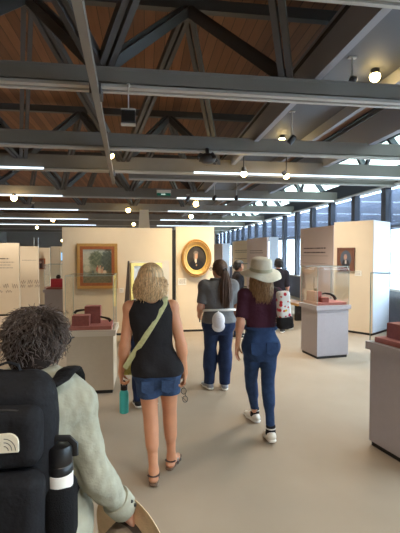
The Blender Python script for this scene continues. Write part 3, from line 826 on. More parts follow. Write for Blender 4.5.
on_line((5.3, 26.9), (5.75, 26.8), 'narrow pale board far down the window side', 2.47, M_panel_white)
on_line((4.85, 28.6), (5.25, 27.0), 'farthest pinkish panel on the window side', 2.47, M_panel_grey)

# far left group
p1 = panel('cream text panel with handwriting at the left edge', 1.9, 2.06, .08, (-4.48, 11.9, 0), 0)
text_lines(p1, -.9, .9, [1.62], .03, 8); text_lines(p1, -.9, .9, [1.52, 1.44, 1.36], .014, 9)
M_script = mat('faded_ink', (150, 128, 112), .8)
def script(t, x0, x1, z, hgt, seed):
    rr = random.Random(seed); b = MB(); x = x0
    while x < x1:
        pts = []
        for q in range(14):
            a = q*.95; pts.append((x+q*.012, -.004, z+hgt*.5*math.sin(a*1.3+seed)*rr.uniform(.4, 1)))
        b.tube(pts, .006, 4); x += .2+rr.uniform(0, .06)
    return b.build('handwriting', M_script, t)
script(p1, .05, .85, .85, .16, 1); script(p1, -.85, -.05, .83, .16, 2); script(p1, .1, .8, .7, .1, 3)
p2 = panel('cream panel with faint handwriting, second from the left edge', .62, 2.0, .08, (-3.72, 13.5, 0), 0)
text_lines(p2, -.2, .27, [1.55], .012, 10); script(p2, -.25, .2, .85, .16, 4); script(p2, -.25, .2, .72, .12, 5)
p3 = panel('cream panel with a small dark picture, third from the left edge', .56, 1.96, .08, (-3.45, 14.0, 0), 0)
for k, dx in enumerate((-.24, -.1)):
    b = MB(); b.tube([(dx, .05, 1.9), (dx, .05, 2.3)], .025, 8); b.build('upright', M_chrome, p3)
p4 = panel('tan panel edge behind the small dark picture panel', .3, 2.0, .08, (-3.25, 15.4, 0), 0)
p5 = panel('pale yellow panel with a blue screen far behind the left case', .62, 2.05, .08, (-3.36, 16.4, 0), 0)
t = thing('wall_screen', 'small bright blue screen high on the pale yellow panel', 'screen', (-3.36, 16.395, 1.48))
box('bezel', (0, -.01, .17), (.44, .03, .36), M_black, t); box('screen', (0, -.027, .17), (.40, .006, .32), M_screen, t)
t = thing('arm_lamp', 'small warm lamp on an arm above the blue screen', 'lamp', (-3.2, 16.35, 2.05))
b = MB(); b.tube([(0, .06, 0), (0, .06, .18), (0, -.1, .24)], .012, 8); b.build('arm', M_fix, t); b = MB(); b.ball((0, -.12, .22), .05); b.build('bulb', emis('lamp_glow_soft', (255, 226, 160), 12), t, True)
t = thing('pylon', 'pale tapered pylon rising behind the landscape painting panel', 'pylon', (-.02, 11.5, 0))
b = MB(); b.box((0, 0, .06), (.66, .4, .12)); b.build('foot', M_panel, t)
b = MB(); b.prism([(-.31, .12), (.31, .12), (.125, 3.0), (-.125, 3.0)], 'y', -.04, .04); b.bevel(.004, 1); b.build('board', M_panel, t)

# wedge shaped stand with the gilt framed picture
t = thing('wedge_stand', 'wedge shaped stand with dark grey side and yellowish front, behind the blonde head', 'display stand', (-.30, 7.55, 0), R(20))
b = MB(); b.prism([(0, .04), (.50, .04), (.06, 1.62), (0, 1.62)], 'x', .0, .012); b.build('side_panel', mat('stand_side_grey', (112, 102, 96), .8), t)
b = MB(); b.prism([(0, .04), (.50, .04), (.06, 1.62), (0, 1.62)], 'x', .012, .82); b.build('board', M_panel, t)
box('base_rail', (.41, .25, .02), (.76, .44, .04), M_dark, t)
wst = t

# ------------------------------------------------------------------ pictures
def canvas(name, w, hgt, fn, m, parent, loc, res=(44, 52), oval=False):
    """a painted canvas: a fine grid whose colours come from fn(u, v) with u, v in 0..1 (v up)"""
    nx, nz = res; vs = []; cols = []
    for j in range(nz+1):
        for i in range(nx+1):
            u, v = i/nx, j/nz
            x, z = (u-.5)*w, (v-.5)*hgt
            if oval:
                a, b_ = 2*u-1, 2*v-1
                x, z = a*math.sqrt(max(0, 1-b_*b_/2))*w/2, b_*math.sqrt(max(0, 1-a*a/2))*hgt/2
                u, v = x/w+.5, z/hgt+.5
            vs.append((loc[0]+x, loc[1], loc[2]+z)); cols.append((*lin(fn(u, v)), 1))
    fs = [(j*(nx+1)+i, j*(nx+1)+i+1, (j+1)*(nx+1)+i+1, (j+1)*(nx+1)+i) for j in range(nz) for i in range(nx)]
    me = bpy.data.meshes.new(name); me.from_pydata(vs, [], fs)
    ca = me.color_attributes.new('paint', 'FLOAT_COLOR', 'POINT'); ca.data.foreach_set('color', np.array(cols, np.float32).ravel())
    return link(name, me, m, parent)
def mixc(a, b, t): t = max(0, min(1, t)); return tuple(x+(y-x)*t for x, y in zip(a, b))
def vnoise(u, v, s=0):
    return .5+.25*math.sin(u*13+s+3*math.sin(v*9+s))+.25*math.sin(v*17-s*2+2.5*math.sin(u*11+s*3))
def frame_rect(parent, w, hgt, fw, depth, m, loc=(0, 0, 0), name='frame', bev=.012):
    b = MB()
    x, y, z = loc
    for (c, d) in (((x, y, z+hgt/2-fw/2), (w, depth, fw)), ((x, y, z-hgt/2+fw/2), (w, depth, fw)), ((x-w/2+fw/2, y, z), (fw, depth, hgt-2*fw)), ((x+w/2-fw/2, y, z), (fw, depth, hgt-2*fw))):
        b.box(c, d)
    b.bevel(min(bev, fw*.25), 2)
    return b.build(name, m, parent)
def landscape(u, v):
    ss = lambda e0, e1, x: max(0, min(1, (x-e0)/(e1-e0)))
    r = random.Random(int(u*997)*1009+int(v*991)); g = r.uniform(-1, 1)
    n = .5*vnoise(u*2.2, v*2.4, 1)+.5*vnoise(u*4.7, v*5.1, 3)
    c = mixc((196, 188, 160), (176, 178, 164), v)
    c = mixc(c, (132, 136, 118), ss(.62, .5, v+.06*math.sin(u*11))*.8)
    d = ((u-.47)/.25)**2+((v-.70)/.24)**2+(n-.5)*.9
    c = mixc(c, mixc((134, 138, 112), (84, 92, 76), n*1.2), ss(1.25, .8, d))
    d = ((u-.86)/.24)**2+((v-.60)/.36)**2+(n-.5)*.7
    c = mixc(c, mixc((66, 76, 74), (104, 110, 98), n), ss(1.2, .8, d))
    c = mixc(c, mixc((92, 90, 72), (134, 122, 94), n), ss(.36, .26, v+.05*math.sin(u*13)))
    c = mixc(c, (186, 180, 156), ss(1.2, .6, ((u-.14)/.12)**2+((v-.42)/.10)**2))
    for fx, fz, rx, rz, col in ((.50, .40, .045, .08, (172, 92, 74)), (.57, .36, .06, .10, (204, 178, 146)), (.66, .34, .05, .09, (196, 150, 124)), (.75, .31, .06, .07, (208, 190, 166)), (.44, .30, .05, .06, (148, 146, 128)), (.60, .49, .025, .03, (202, 156, 126)), (.51, .50, .022, .028, (196, 150, 120)), (.34, .31, .04, .07, (98, 106, 98)), (.69, .45, .022, .028, (208, 168, 138)), (.27, .27, .07, .04, (120, 112, 86))):
        c = mixc(c, col, ss(1.3, .7, ((u-fx)/rx)**2+((v-fz)/rz)**2))
    return tuple(x*(1+.07*g) for x in c)
t = thing('landscape_painting', 'painting of trees and small figures in a wide gold and brown frame', 'painting', (-.995, 8.655, 1.495))
frame_rect(t, .83, .95, .06, .07, M_gold, (0, 0, 0), 'outer_frame')
frame_rect(t, .72, .84, .065, .06, M_frame_wood, (0, 0, 0), 'inner_frame')
canvas('canvas', .60, .72, landscape, M_paint, t, (0, -.004, 0), (60, 72)); box("backing", (0, .018, 0), (.72, .03, .84), M_dark, t)
def portrait(u, v):
    c = mixc((46, 40, 36), (74, 62, 50), vnoise(u, v, 2)*.6)
    if v < .46-(abs(u-.5)*1.0)**2*1.4 and abs(u-.5) < .36: c = (26, 24, 26)
    if abs(u-.47) < .05+.0*v and .30 < v < .47 and abs(u-.47) < (v-.26)*.45: c = (214, 200, 176)
    if (u-.47)**2/.0105+(v-.60)**2/.021 < 1: c = mixc((206, 160, 126), (150, 104, 78), (u-.42)*4)
    if (u-.47)**2/.015+(v-.685)**2/.009 < 1 and v > .67: c = (120, 106, 92)
    if (u-.40)**2/.002+(v-.58)**2/.012 < 1: c = (128, 112, 96)
    if (u-.50)**2+(v-.22)**2 < .0012: c = (190, 150, 110)
    if .545 < v < .555 and abs(u-.47) < .045: c = (120, 76, 60)
    if .625 < v < .64 and (.02 < abs(u-.47) < .055): c = (80, 56, 46)
    return c
t = thing('oval_portrait', 'dark portrait in a thick oval gilded frame', 'painting', (1.135, 8.84, 1.66))
q = Matrix.Rotation(R(90), 4, 'X')
b = MB(); sx, sy = .335, .415
prof = [(1.0, -.045), (1.02, 0), (.98, .05), (.93, .035), (.89, .065), (.83, .06), (.76, .035), (.685, .03), (.675, -.01)]
b.lathe(prof, 56, q, capb=False, capt=False, sx=sx, sy=sy); b.build('frame', M_gold, t, True)
b = MB(); b.lathe([(.69, .025), (.692, .034), (.65, .03), (.645, .0)], 56, q, capb=False, capt=False, sx=sx, sy=sy); b.build('inner_rim', M_goldlite, t, True)
canvas('canvas', 1.36*sx, 1.36*sy, portrait, M_paint, t, (0, -.004, 0), (40, 48), True)
b = MB(); b.lathe([(.98, -.05), (.98, .0)], 40, q, sx=sx, sy=sy); b.build('backing', M_dark, t)
def portrait_small(u, v):
    c = mixc((60, 52, 56), (92, 74, 66), vnoise(u, v, 3)*.5)
    a = (u-.5)**2/.16+(v-.52)**2/.19
    if a < 1: c = (84, 92, 106)
    if a < 1 and (u-.48)**2/.012+(v-.62)**2/.02 < 1: c = (176, 140, 124)
    if a < 1 and v < .45 and abs(u-.5) < .3-(v-.2)*.4: c = (48, 48, 56)
    if a < 1 and abs(u-.5) < .05 and .28 < v < .46: c = (190, 180, 176)
    if a >= 1: c = (122, 84, 66)
    return c
# on the column face that looks left
Mc = Matrix.Translation((4.80, 7.92, 0)) @ Matrix.Rotation(cang, 4, 'Z')
pos = Mc @ Vector((-.024, .60, 1.63))
t = thing('small_portrait', 'small dark portrait in a brown frame on the pale column', 'painting', pos, cang-R(90))
frame_rect(t, .40, .52, .05, .04, mat('brown_frame', (112, 72, 58), .5, var=.15, scale=30)); canvas('canvas', .32, .44, portrait_small, M_paint, t, (0, -.004, 0), (26, 34)); box('backing', (0, .012, 0), (.34, .022, .46), M_dark, t)
pos = Mc @ Vector((-.006, .32, 1.33))
t = thing('caption_card', 'small white caption card below the portrait on the pale column', 'caption card', pos, cang-R(90), 'caption cards'); box('card', (0, 0, 0), (.15, .008, .12), M_white, t); text_lines(t, -.06, .06, [.03, .0, -.03], .008, 21, -.005)
def tiny(u, v):
    if abs(u-.5) > .36: return (150, 128, 116)
    if (u-.5)**2/.02+(v-.66)**2/.015 < 1: return (196, 170, 156)
    if abs(u-.5) < .13 and v < .58: return (70, 56, 58)
    return (128, 96, 92)
t = thing('small_dark_picture', 'small dark figure picture on the third cream panel from the left edge', 'picture', (-3.46, 13.985, 1.42))
frame_rect(t, .30, .36, .035, .03, M_frame_wood); canvas('canvas', .24, .30, tiny, M_paint, t, (0, -.003, 0), (16, 20)); box('backing', (0, .008, 0), (.26, .012, .32), M_dark, t)
Mw = Matrix.Translation((-.30, 7.55, 0)) @ Matrix.Rotation(R(20), 4, 'Z')
t = thing('gilt_framed_sheet', 'pale sheet in a bright gold frame, half hidden by the blonde head', 'picture', Mw @ Vector((.34, -.022, 1.18)), R(20))
frame_rect(t, .62, .80, .055, .04, M_goldlite); frame_rect(t, .52, .70, .10, .02, M_white, (0, .004, 0), 'mount')
canvas('sheet', .34, .52, lambda u, v: mixc((232, 206, 140), (214, 180, 110), vnoise(u*2, v*2, 5)), M_paint, t, (0, -.002, 0), (14, 18)); box('backing', (0, .012, 0), (.56, .016, .74), M_dark, t)
t = thing('caption_card', 'white caption card left below the oval portrait', 'caption card', (.82, 8.896, 1.13), 0, 'caption cards'); box('card', (0, 0, 0), (.19, .01, .15), M_white, t); text_lines(t, -.08, .08, [.045, .02, -.005, -.03], .008, 22, -.0065)
t = thing('caption_card', 'small white caption card right below the landscape painting', 'caption card', (-.50, 8.696, .97), 0, 'caption cards'); box('card', (0, 0, 0), (.09, .01, .10), M_white, t); text_lines(t, -.035, .035, [.02, -.01], .006, 23, -.0065)

# ------------------------------------------------------------------ glass display cases
ck = [0]
def case(label, loc, rz, w, d, zt, zg, m, gtop=True):
    t = thing('display_case' if ck[0] == 0 else 'display_case.%03d' % ck[0], label, 'display case', loc, rz, 'glass topped display cases'); ck[0] += 1
    box('plinth', (0, 0, .022), (w-.06, d-.06, .044), M_dark, t)
    b = MB(); b.box((0, 0, (.044+zt-.08)/2), (w-.03, d-.03, zt-.08-.044)).bevel(.005, 1); b.build('pedestal', m, t)
    b = MB(); b.box((0, 0, zt-.045), (w+.03, d+.03, .07)).bevel(.006, 2); b.build('cap', M_cap if m is M_case else m, t)
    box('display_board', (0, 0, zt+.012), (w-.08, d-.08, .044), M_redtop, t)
    e = .006; a, c = w/2-.012, d/2-.012; H = zg-zt+.01
    b = MB()
    for s_ in (-1, 1):
        b.box((0, s_*c, zt-.01+H/2), (2*a, e, H)); b.box((s_*a, 0, zt-.01+H/2), (e, 2*c-e, H))
    b.box((0, 0, zg), (2*a+e, 2*c+e, e))
    g = b.build('glass_cover', M_glass, t)
    b = MB()
    for sx in (-1, 1):
        for sy in (-1, 1): b.bar((sx*a, sy*c, zt), (sx*a, sy*c, zg), .006, .006)
        b.bar((sx*a, -c, zg), (sx*a, c, zg), .008, .007); b.bar((-a, sx*c, zg), (a, sx*c, zg), .008, .007)
    b.build('glass_edge', M_edge, g)
    return t
def Mloc(loc, rz): return Matrix.Translation(loc) @ Matrix.Rotation(rz, 4, 'Z')
rk = [0]
def block(label, M, c, d, m=None):
    """c = centre of the foot in case coordinates"""
    p = M @ Vector(c); o = thing('riser_block' if rk[0] == 0 else 'riser_block.%03d' % rk[0], label, 'display block', p, M.to_euler().z, 'red fabric display blocks'); rk[0] += 1
    b = MB(); b.box((0, 0, d[2]/2), d).bevel(.004, 2); b.build('block', m or M_red, o)
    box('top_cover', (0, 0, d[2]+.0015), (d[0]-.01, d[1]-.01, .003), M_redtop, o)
    return o
gk = [0]
def gun(label, M, pts, radii, name='old_horn', cat='exhibit', extra=None):
    b = MB(); b.tube([M @ Vector(p) for p in pts], radii, 10); o = b.build(name, M_gun, None, True); props(o, label, cat, 'dark metal exhibits in the cases')
    return o

Z1 = .80
L1_, r1 = (-.683, 5.36, 0), 0
case('display case with red blocks at the left, in front of the landscape panel', L1_, r1, .60, .58, Z1+.01, 1.48, M_case)
M1 = Mloc(L1_, r1); zb = Z1+.01+.034
block('taller red block at the back of the left case', M1, (.0, .06, zb), (.20, .16, .22))
block('lower red block at the front of the left case', M1, (-.125, -.11, zb), (.21, .17, .125))
gun('dark curved metal piece behind the red blocks, at the left end of the left case', M1, [(-.25, .10, zb+.12), (-.22, .11, zb+.15), (-.15, .11, zb+.16), (-.10, .11, zb+.165)], [.02, .018, .013, .012], 'metal_exhibit')
gun('dark short curved metal piece at the right end of the left case', M1, [(.10, -.02, zb+.085), (.16, -.03, zb+.075), (.21, -.04, zb+.06), (.235, -.04, zb+.03)], [.011, .013, .018, .022], 'metal_exhibit')
L2, r2 = (3.085, 6.57, 0), R(7)
case('display case standing alone before the pinkish text panel', L2, r2, .62, .56, .90, 1.54, M_case_cool)
M2 = Mloc(L2, r2); zb = .934
block('red block at the left in the middle case', M2, (-.17, .06, zb), (.14, .26, .17))
block('small red step before the taller block in the middle case', M2, (-.10, -.15, zb), (.12, .10, .08))
gun('dark short cylinder standing on the red block in the middle case', M2, [(-.15, .03, zb+.174), (-.15, .03, zb+.22)], [.035, .03], 'round_exhibit')
gun('dark curved horn arching over the board of the middle case', M2, [(-.02, .1, zb+.11), (.06, .08, zb+.125), (.14, .05, zb+.115), (.2, .03, zb+.08), (.235, .02, zb+.02)], [.012, .017, .021, .025, .028])
gun('thin dark rod standing at the back of the middle case', M2, [(-.10, .18, zb), (-.10, .18, zb+.42), (-.02, .18, zb+.42)], [.006, .006, .006], 'metal_stand')
L3, r3 = (2.42, 3.17, 0), R(12)
case('display case cut by the right edge of the picture, nearest on the right', L3, r3, .70, .60, .965, 1.58, M_case_cool)
M3 = Mloc(L3, r3); zb = .965+.034
block('large red block in the nearest right case', M3, (-.07, .10, zb), (.30, .22, .13))
block('low red block beside the large one in the nearest right case', M3, (-.03, -.14, zb), (.30, .18, .07))
L4, r4 = (-2.12, 10.35, 0), 0
case('far display case with a red top beyond the left case', L4, r4, .62, .56, .90, 1.5, M_case_cool)
M4 = Mloc(L4, r4); zb = .934
block('bright red block in the far left case', M4, (-.03, 0, zb), (.30, .26, .20), mat('bright_red_fabric', (196, 60, 72), .8))
gun('dark round exhibit on the bright red block of the far case', M4, [(-.02, 0, zb+.205), (-.02, 0, zb+.26), (-.02, 0, zb+.30)], [.05, .06, .03], 'round_exhibit')

# bench under the windows
t = thing('bench', 'long wooden bench under the windows beyond the middle case', 'bench', (3.98, 10.65, 0), R(100))
b = MB(); b.box((0, 0, .43), (1.5, .42, .06)).bevel(.01); b.build('seat', M_bench, t)
for x in (-.6, .6): box('leg', (x, 0, .2), (.08, .36, .4), M_dark, t)

# ------------------------------------------------------------------ the visitors
def fabric(name, rgb, **k):
    a = dict(rough=.85, bump=.25, bscale=45, var=.06, scale=14, spec=.15); a.update(k); return mat(name, rgb, **a)
SK1 = mat('skin_tanned', (206, 146, 112), .5, var=.05, scale=12, sss=.1, spec=.3)
SK2 = mat('skin_light', (222, 168, 142), .5, var=.05, scale=12, sss=.1, spec=.3)
SK3 = mat('skin_medium', (190, 134, 106), .5, var=.05, scale=12, sss=.1, spec=.3)
M_denim = fabric('denim_blue', (48, 68, 104), var=.16, scale=22, bump=.2)
M_denim_dark = fabric('denim_dark_blue', (42, 54, 84), var=.12, scale=20)
M_denim_short = fabric('denim_shorts_blue', (58, 76, 106), var=.18, scale=26)
M_tank = fabric('black_jersey', (40, 38, 40), bump=.3, bscale=24)
M_maroon = fabric('maroon_jersey', (70, 38, 54), bump=.35, bscale=20)
M_greytee = fabric('grey_melange', (118, 118, 120), bump=.4, bscale=18)
M_sage = fabric('sage_linen', (162, 160, 143), bump=.35, bscale=22, var=.08, scale=30)
M_trousers = fabric('dark_trousers', (52, 50, 54))
M_shoe_white = mat('shoe_white_leather', (228, 222, 212), .55)
M_sole_white = mat('sole_white', (236, 232, 224), .6)
M_sole_black = mat('sole_black', (30, 30, 32), .7)
M_sock = fabric('black_socks', (28, 28, 34))
M_sock_print = mat('sock_white_print', (210, 206, 200), .8)
M_sandal = mat('sandal_leather', (66, 48, 42), .5)
M_cork = mat('sandal_cork', (104, 80, 62), .8)
M_buckle = M_chrome
M_blonde = mat('blonde_streaked_hair', (206, 170, 126), .45, var=.45, scale=4, stretch=(22, 22, 1.2), spec=.4)
M_lightbrown = mat('light_brown_hair', (150, 116, 80), .45, var=.4, scale=4, stretch=(22, 22, 1.2), spec=.4)
M_brown = mat('dark_brown_hair', (96, 70, 54), .45, var=.4, scale=4, stretch=(22, 22, 1.2), spec=.4)
M_curl = mat('dark_curly_hair', (88, 73, 65), .42, var=.5, scale=9, spec=.45)
M_blackhair = mat('black_hair', (30, 26, 26), .45)

def torso_back(ps, x, z, off=.02, s=1.0):
    """y of the back of the torso"""
    a = np.array(ps[0]['s']); zz = a[:, 0]
    cx, cy, rx, ry = [np.interp(z, zz, a[:, i]) for i in (1, 2, 3, 4)]
    u = min(.97, abs((x-cx)/(rx+off)))
    return cy-(ry+off)*(1-u**2.25)**(1/2.25)
def cuff_cut(el, wr, t, size=.13):
    el, wr = Vector(el), Vector(wr); d = (wr-el).normalized(); p = el+(wr-el)*t
    x = d.orthogonal().normalized(); y = d.cross(x)
    M = [[x[i], y[i], d[i]] for i in range(3)]
    return rbox(p+d*.13, (size, size, .26), .002, M)
def waist_clip(z0, z1): return [((0, 0, z0), (0, 0, -1)), ((0, 0, z1), (0, 0, 1))]
def hair_cap(root, HM, HP, m, extra=(), front=.05, tilt=-.35, h=.006, infl=0, name='hair', sc=1.0):
    Mn = [[HM[r][c] for c in range(3)] for r in range(3)]
    r = lambda *a: tuple(v*sc for v in a)
    ps = [ell(HP(0, -.012, .03), r(.081, .101, .096), Mn, .01), ell(HP(0, -.045, -.03), r(.074, .06, .075), Mn, .03)]+list(extra)
    fw = HM @ Vector((0, 1, tilt))
    return sculpt(name, ps, m, root, h, infl, clips=[(HP(0, front, .03), fw)])
def clothes_sleeves(ps, tors=('torso', 'up'), t=None): return sel(ps, *tors)

# ---- woman in the black tank top
JA = dict(h=1.655, w=1.0, ctr=lambda z: (max(0, min(.05, (1.2-z)*.14)), 0), head=(0, .025, 1.545), neck=(0, -.005, 1.40), yaw=R(28), roll=R(4),
          shL=(-.160, 0, 1.335), shR=(.160, 0, 1.335), elL=(-.200, -.02, 1.05), wrL=(-.235, .075, .82), elR=(.228, -.05, 1.055), wrR=(.262, .0, .815),
          handL=dict(d=(.02, .12, -1), palm=(1, -.1, .1), curl=(45, 60, 45)), handR=dict(d=(-.02, .15, -1), palm=(-1, 0, 0), curl=(30, 45, 35)),
          hipL=(-.035, 0, .86), hipR=(.130, 0, .86), knL=(-.005, -.01, .455), knR=(.148, .10, .45), anL=(.014, -.08, .092), anR=(.163, .12, .092),
          toeL=(.05, 1, 0), toeR=(.42, 1, 0), lw=.98, aw=1.0)
locA = Vector((.045, 3.11, 0))
A, pA_, HMA, HPA = human('person', 'woman in black tank top and denim shorts walking away, with blonde shoulder length hair', locA, 0, JA, SK1, .0065)
sculpt('tank_top', sel(pA_, 'torso', 'thigh'), M_tank, A, .007, {'torso': .019, 'thighL': .030, 'thighR': .030}, clips=waist_clip(.822, 1.41), subs=[ell((0, -.02, 1.445), (.07, .15, .075)), cone((-.185, .02, 1.345), (-.26, 0, 1.30), .052, .07), cone((.185, .02, 1.345), (.26, 0, 1.30), .052, .07)], fold=folds(.003, 30, 1), k=.03)
sh = sculpt('denim_shorts', sel(pA_, 'torso', 'thigh'), M_denim_short, A, .007, {'torso': .006, 'thighL': .018, 'thighR': .018}, clips=waist_clip(.645, .875), fold=folds(.002, 40, 2))
for x in (-.03, .12):
    b = MB(); pts = [(x-.045, 0, .80), (x+.045, 0, .80), (x+.045, 0, .725), (x, 0, .705), (x-.045, 0, .725)]
    yb_ = -.139; b.prism([(p[0], p[2]) for p in pts], 'y', yb_, yb_+.02); b.build('back_pocket', M_denim_short, sh)
Mn = [[HMA[r][c] for c in range(3)] for r in range(3)]
hair_cap(A, HMA, HPA, M_blonde, [ell(HPA(0, -.03, -.05), (.078, .066, .09), Mn, .03)], name='hair')
ln = []
for k in range(900):
    az = R(rng.uniform(52, 308)); back = abs(az-PI)/PI
    ln.append(scalp_strand(HPA, az, R(rng.uniform(60, 88)), R(rng.uniform(-12, 8)), rng.uniform(.10, .17) if abs(az-PI) < 1.4 else rng.uniform(.06, .14), .0042, .026, .02, 15, 1.17))
tubes('hair_strands', ln, M_blonde, A)
for nm, an, td, sd in (('sandal', JA['anL'], JA['toeL'], -1), ('sandal', JA['anR'], JA['toeR'], 1)):
    a = Vector(an); fd = Vector(td).normalized(); fu = Vector((0, 0, 1)); s0 = a-fu*.074; sx = fd.cross(fu)
    s_ = sculpt('sandal', [cone(s0-fd*.045, s0+fd*.08, .036, .042, .01, (0, 0, 1, .34)), cone(s0+fd*.08, s0+fd*.165, .044, .036, .01, (0, 0, 1, .34))], M_cork, A, .005)
    for t, zz, ww in ((.055, .052, .04), (.11, .036, .043)):
        b = MB(); b.tube([s0+fd*t+sx*(ww*math.cos(q))+fu*(-.008+(zz+.008)*math.sin(q)) for q in [PI*i/10 for i in range(11)]], .018, 8, flat=.004); b.build('strap', M_sandal, s_)
    b = MB(); b.tube([s0-fd*.02+sx*(.037*math.cos(q))-fd*(.03*math.sin(q))+fu*.055 for q in [PI*i/10 for i in range(11)]], .011, 8, flat=.004); b.build('heel_strap', M_sandal, s_)
    b = MB(); b.box(s0+fd*.055+sx*.036*sd+fu*.03, (.012, .02, .016)); b.build('buckle', M_buckle, s_)

bag = thing('crossbody_bag', 'crossbody bag on a pale green yellow strap across the black tank top', 'bag', locA)
M_strap = mat('strap_pale_green', (196, 198, 150), .8, var=.12, scale=40, bump=.2, bscale=150)
b = MB(); pts = [(.112, .06, 1.40), (.112, .0, 1.418), (.105, -.06, 1.405)]
for q in range(11):
    t = q/10; x = .10-.27*t; z = 1.37-.44*t; pts.append((x, torso_back(pA_, x, z, .022), z))
pts += [(-.20, -.02, .88), (-.205, .03, .86)]
b.tube(pts, .021, 8, flat=.0035); b.build('strap', M_strap, bag, True)
b = MB(); b.box((-.165, .13, .86), (.10, .12, .13)).bevel(.02, 3); b.build('pouch', mat('pouch_fabric_olive', (190, 180, 96), .8, var=.3, scale=35), bag)
b = MB(); b.box((-.165, .13, .91), (.085, .122, .01)); b.build('zip', M_black, bag)
t = thing('water_bottle', 'turquoise metal bottle held in the left hand of the woman in the tank top', 'bottle', locA+Vector((-.215, .095, .485)))
M_turq = mat('turquoise_powder_coat', (58, 166, 160), .4, spec=.5)
b = MB(); b.lathe([(.030, 0), (.036, .006), (.0365, .15), (.034, .168), (.026, .182), (.024, .186)], 28); b.build('body', M_turq, t, True)
b = MB(); b.lathe([(.026, .186), (.027, .19), (.027, .212), (.022, .216)], 24); b.build('cap', M_black, t, True)
b = MB(); b.tube([(-.02, 0, .21), (-.022, 0, .24), (0, 0, .258), (.022, 0, .24), (.02, 0, .21)], .006, 8); b.build('carry_loop', M_black, t, True)
t = thing('eyeglasses', 'dark rimmed eyeglasses dangling from the right hand of the woman in the tank top', 'eyeglasses', locA+Vector((.262, .035, .625)))
def glasses(t, m, s=1.0, gl=None):
    for sx in (-1, 1):
        b = MB(); b.tube([(sx*(.034+.026*math.cos(q)), 0, .021*math.sin(q)) for q in [2*PI*i/16 for i in range(17)]], .0028, 6); b.build('rim', m, t, True)
        b = MB(); b.tube([(sx*.06, 0, .008), (sx*.062, .03, .008), (sx*.06, .12, -.012)], .0024, 6); b.build('temple', m, t, True)
        if gl: b = MB(); b.lathe([(.025, -.001), (.025, .001)], 16, Matrix.Translation((sx*.034, 0, 0)) @ Matrix.Rotation(R(90), 4, 'X'), sy=.8); b.build('lens', gl, t)
    b = MB(); b.tube([(-.009, 0, .006), (0, 0, .011), (.009, 0, .006)], .0026, 6); b.build('bridge', m, t, True)
M_lens = glass_mat('spectacle_lens', (.9, .9, .9), .8)
glasses(t, M_black, 1, M_lens); t.rotation_euler = (R(10), R(80), R(15))

# ---- woman in the sun hat
locB = Vector((1.10, 3.72, 0))
JB = dict(h=1.66, w=.98, ctr=lambda z: (0, 0), head=(0, .02, 1.55), neck=(0, -.01, 1.405), pitch=R(-4),
          shL=(-.158, 0, 1.36), shR=(.158, 0, 1.36), elL=(-.208, -.04, 1.105), wrL=(-.222, .02, .875), elR=(.252, -.05, 1.14), wrR=(.292, .10, 1.07),
          handL=dict(d=(-.08, .1, -1), palm=(.85, -.5, 0), curl=(12, 16, 12), spread=.08), handR=dict(d=(-.2, .9, -.15), palm=(-1, -.2, -.2), curl=(50, 60, 40)),
          hipL=(-.082, 0, .87), hipR=(.085, 0, .87), knL=(-.052, .15, .475), knR=(.075, .0, .48), anL=(.035, .31, .092), anR=(.052, -.17, .108),
          toeL=(-.28, 1, 0), toeR=(.05, 1, -.12), lw=.92, aw=.93)
B, pB_, HMB, HPB = human('person', 'woman in a wide sun hat, maroon top and blue skinny jeans walking away', locB, 0, JB, SK2, .0065)
sculpt('maroon_top', sel(pB_, 'up'), M_maroon, B, .007, {'torso': .018, 'upL': .016, 'upR': .016}, clips=waist_clip(1.045, 1.43), subs=[cuff_cut(JB['shL'], JB['elL'], .86, .14), cuff_cut(JB['shR'], JB['elR'], .86, .14), cone(JB['elL'], JB['wrL'], .06, .05)], late=sel(pB_, 'torso'), fold=folds(.004, 26, 3))
jn = sculpt('skinny_jeans', sel(pB_, 'torso', 'thigh', 'calf'), M_denim, B, .007, {'torso': .012, 'thighL': .010, 'thighR': .010, 'calfL': .008, 'calfR': .008}, clips=waist_clip(.145, 1.075), fold=folds(.002, 45, 4))
for x in (-.075, .075):
    b = MB(); b.prism([(x-.055, .92), (x+.055, .92), (x+.05, .82), (x, .80), (x-.05, .82)], 'y', -.137, -.12); b.bevel(.003, 1); b.build('back_pocket', M_denim, jn)
b = MB(); b.tube([(.165*math.cos(q), .118*math.sin(q), 1.045) for q in [2*PI*i/32 for i in range(33)]], .004, 6, flat=.018); b.build('waistband', M_denim, jn)
for an, td, u in ((JB['anL'], JB['toeL'], (0, 0, 1)), (JB['anR'], JB['toeR'], (0, .12, 1))):
    a = Vector(an)+Vector((0, 0, -.005)); shoe(B, 'sneaker', a, td, (M_shoe_white, M_sole_white), u)
    b = MB(); b.tube([a+Vector((0, .005, -.03)), a+Vector((0, 0, .02)), a+Vector((0, 0, .055))], [.048, .045, .044], 16); sk_ = b.build('sock', M_sock, B, True)
    b = MB(); b.tube([a+Vector((0, 0, .025)), a+Vector((0, 0, .037))], [.0462, .0458], 16); b.build('stripe', M_sock_print, sk_, True)
hair_cap(B, HMB, HPB, M_lightbrown, name='hair')
ln = []
for k in range(620):
    az = R(rng.uniform(85, 275)); ln.append(scalp_strand(HPB, az, R(rng.uniform(20, 50)), R(rng.uniform(-20, 0)), rng.uniform(.16, .28), .0042, .022, .014, 15, 1.12, back=.035))
tubes('hair_strands', ln, M_lightbrown, B)
M_hat = mat('sun_hat_canvas', (214, 203, 182), .9, var=.06, scale=30, bump=.3, bscale=120)
M_hatband = mat('sun_hat_mesh_band', (180, 172, 146), .9, bump=.3, bscale=200)
b = MB(); HT = Matrix.Translation(HPB(0, -.012, .0)) @ HMB.to_4x4() @ Matrix.Rotation(R(17), 4, 'X')
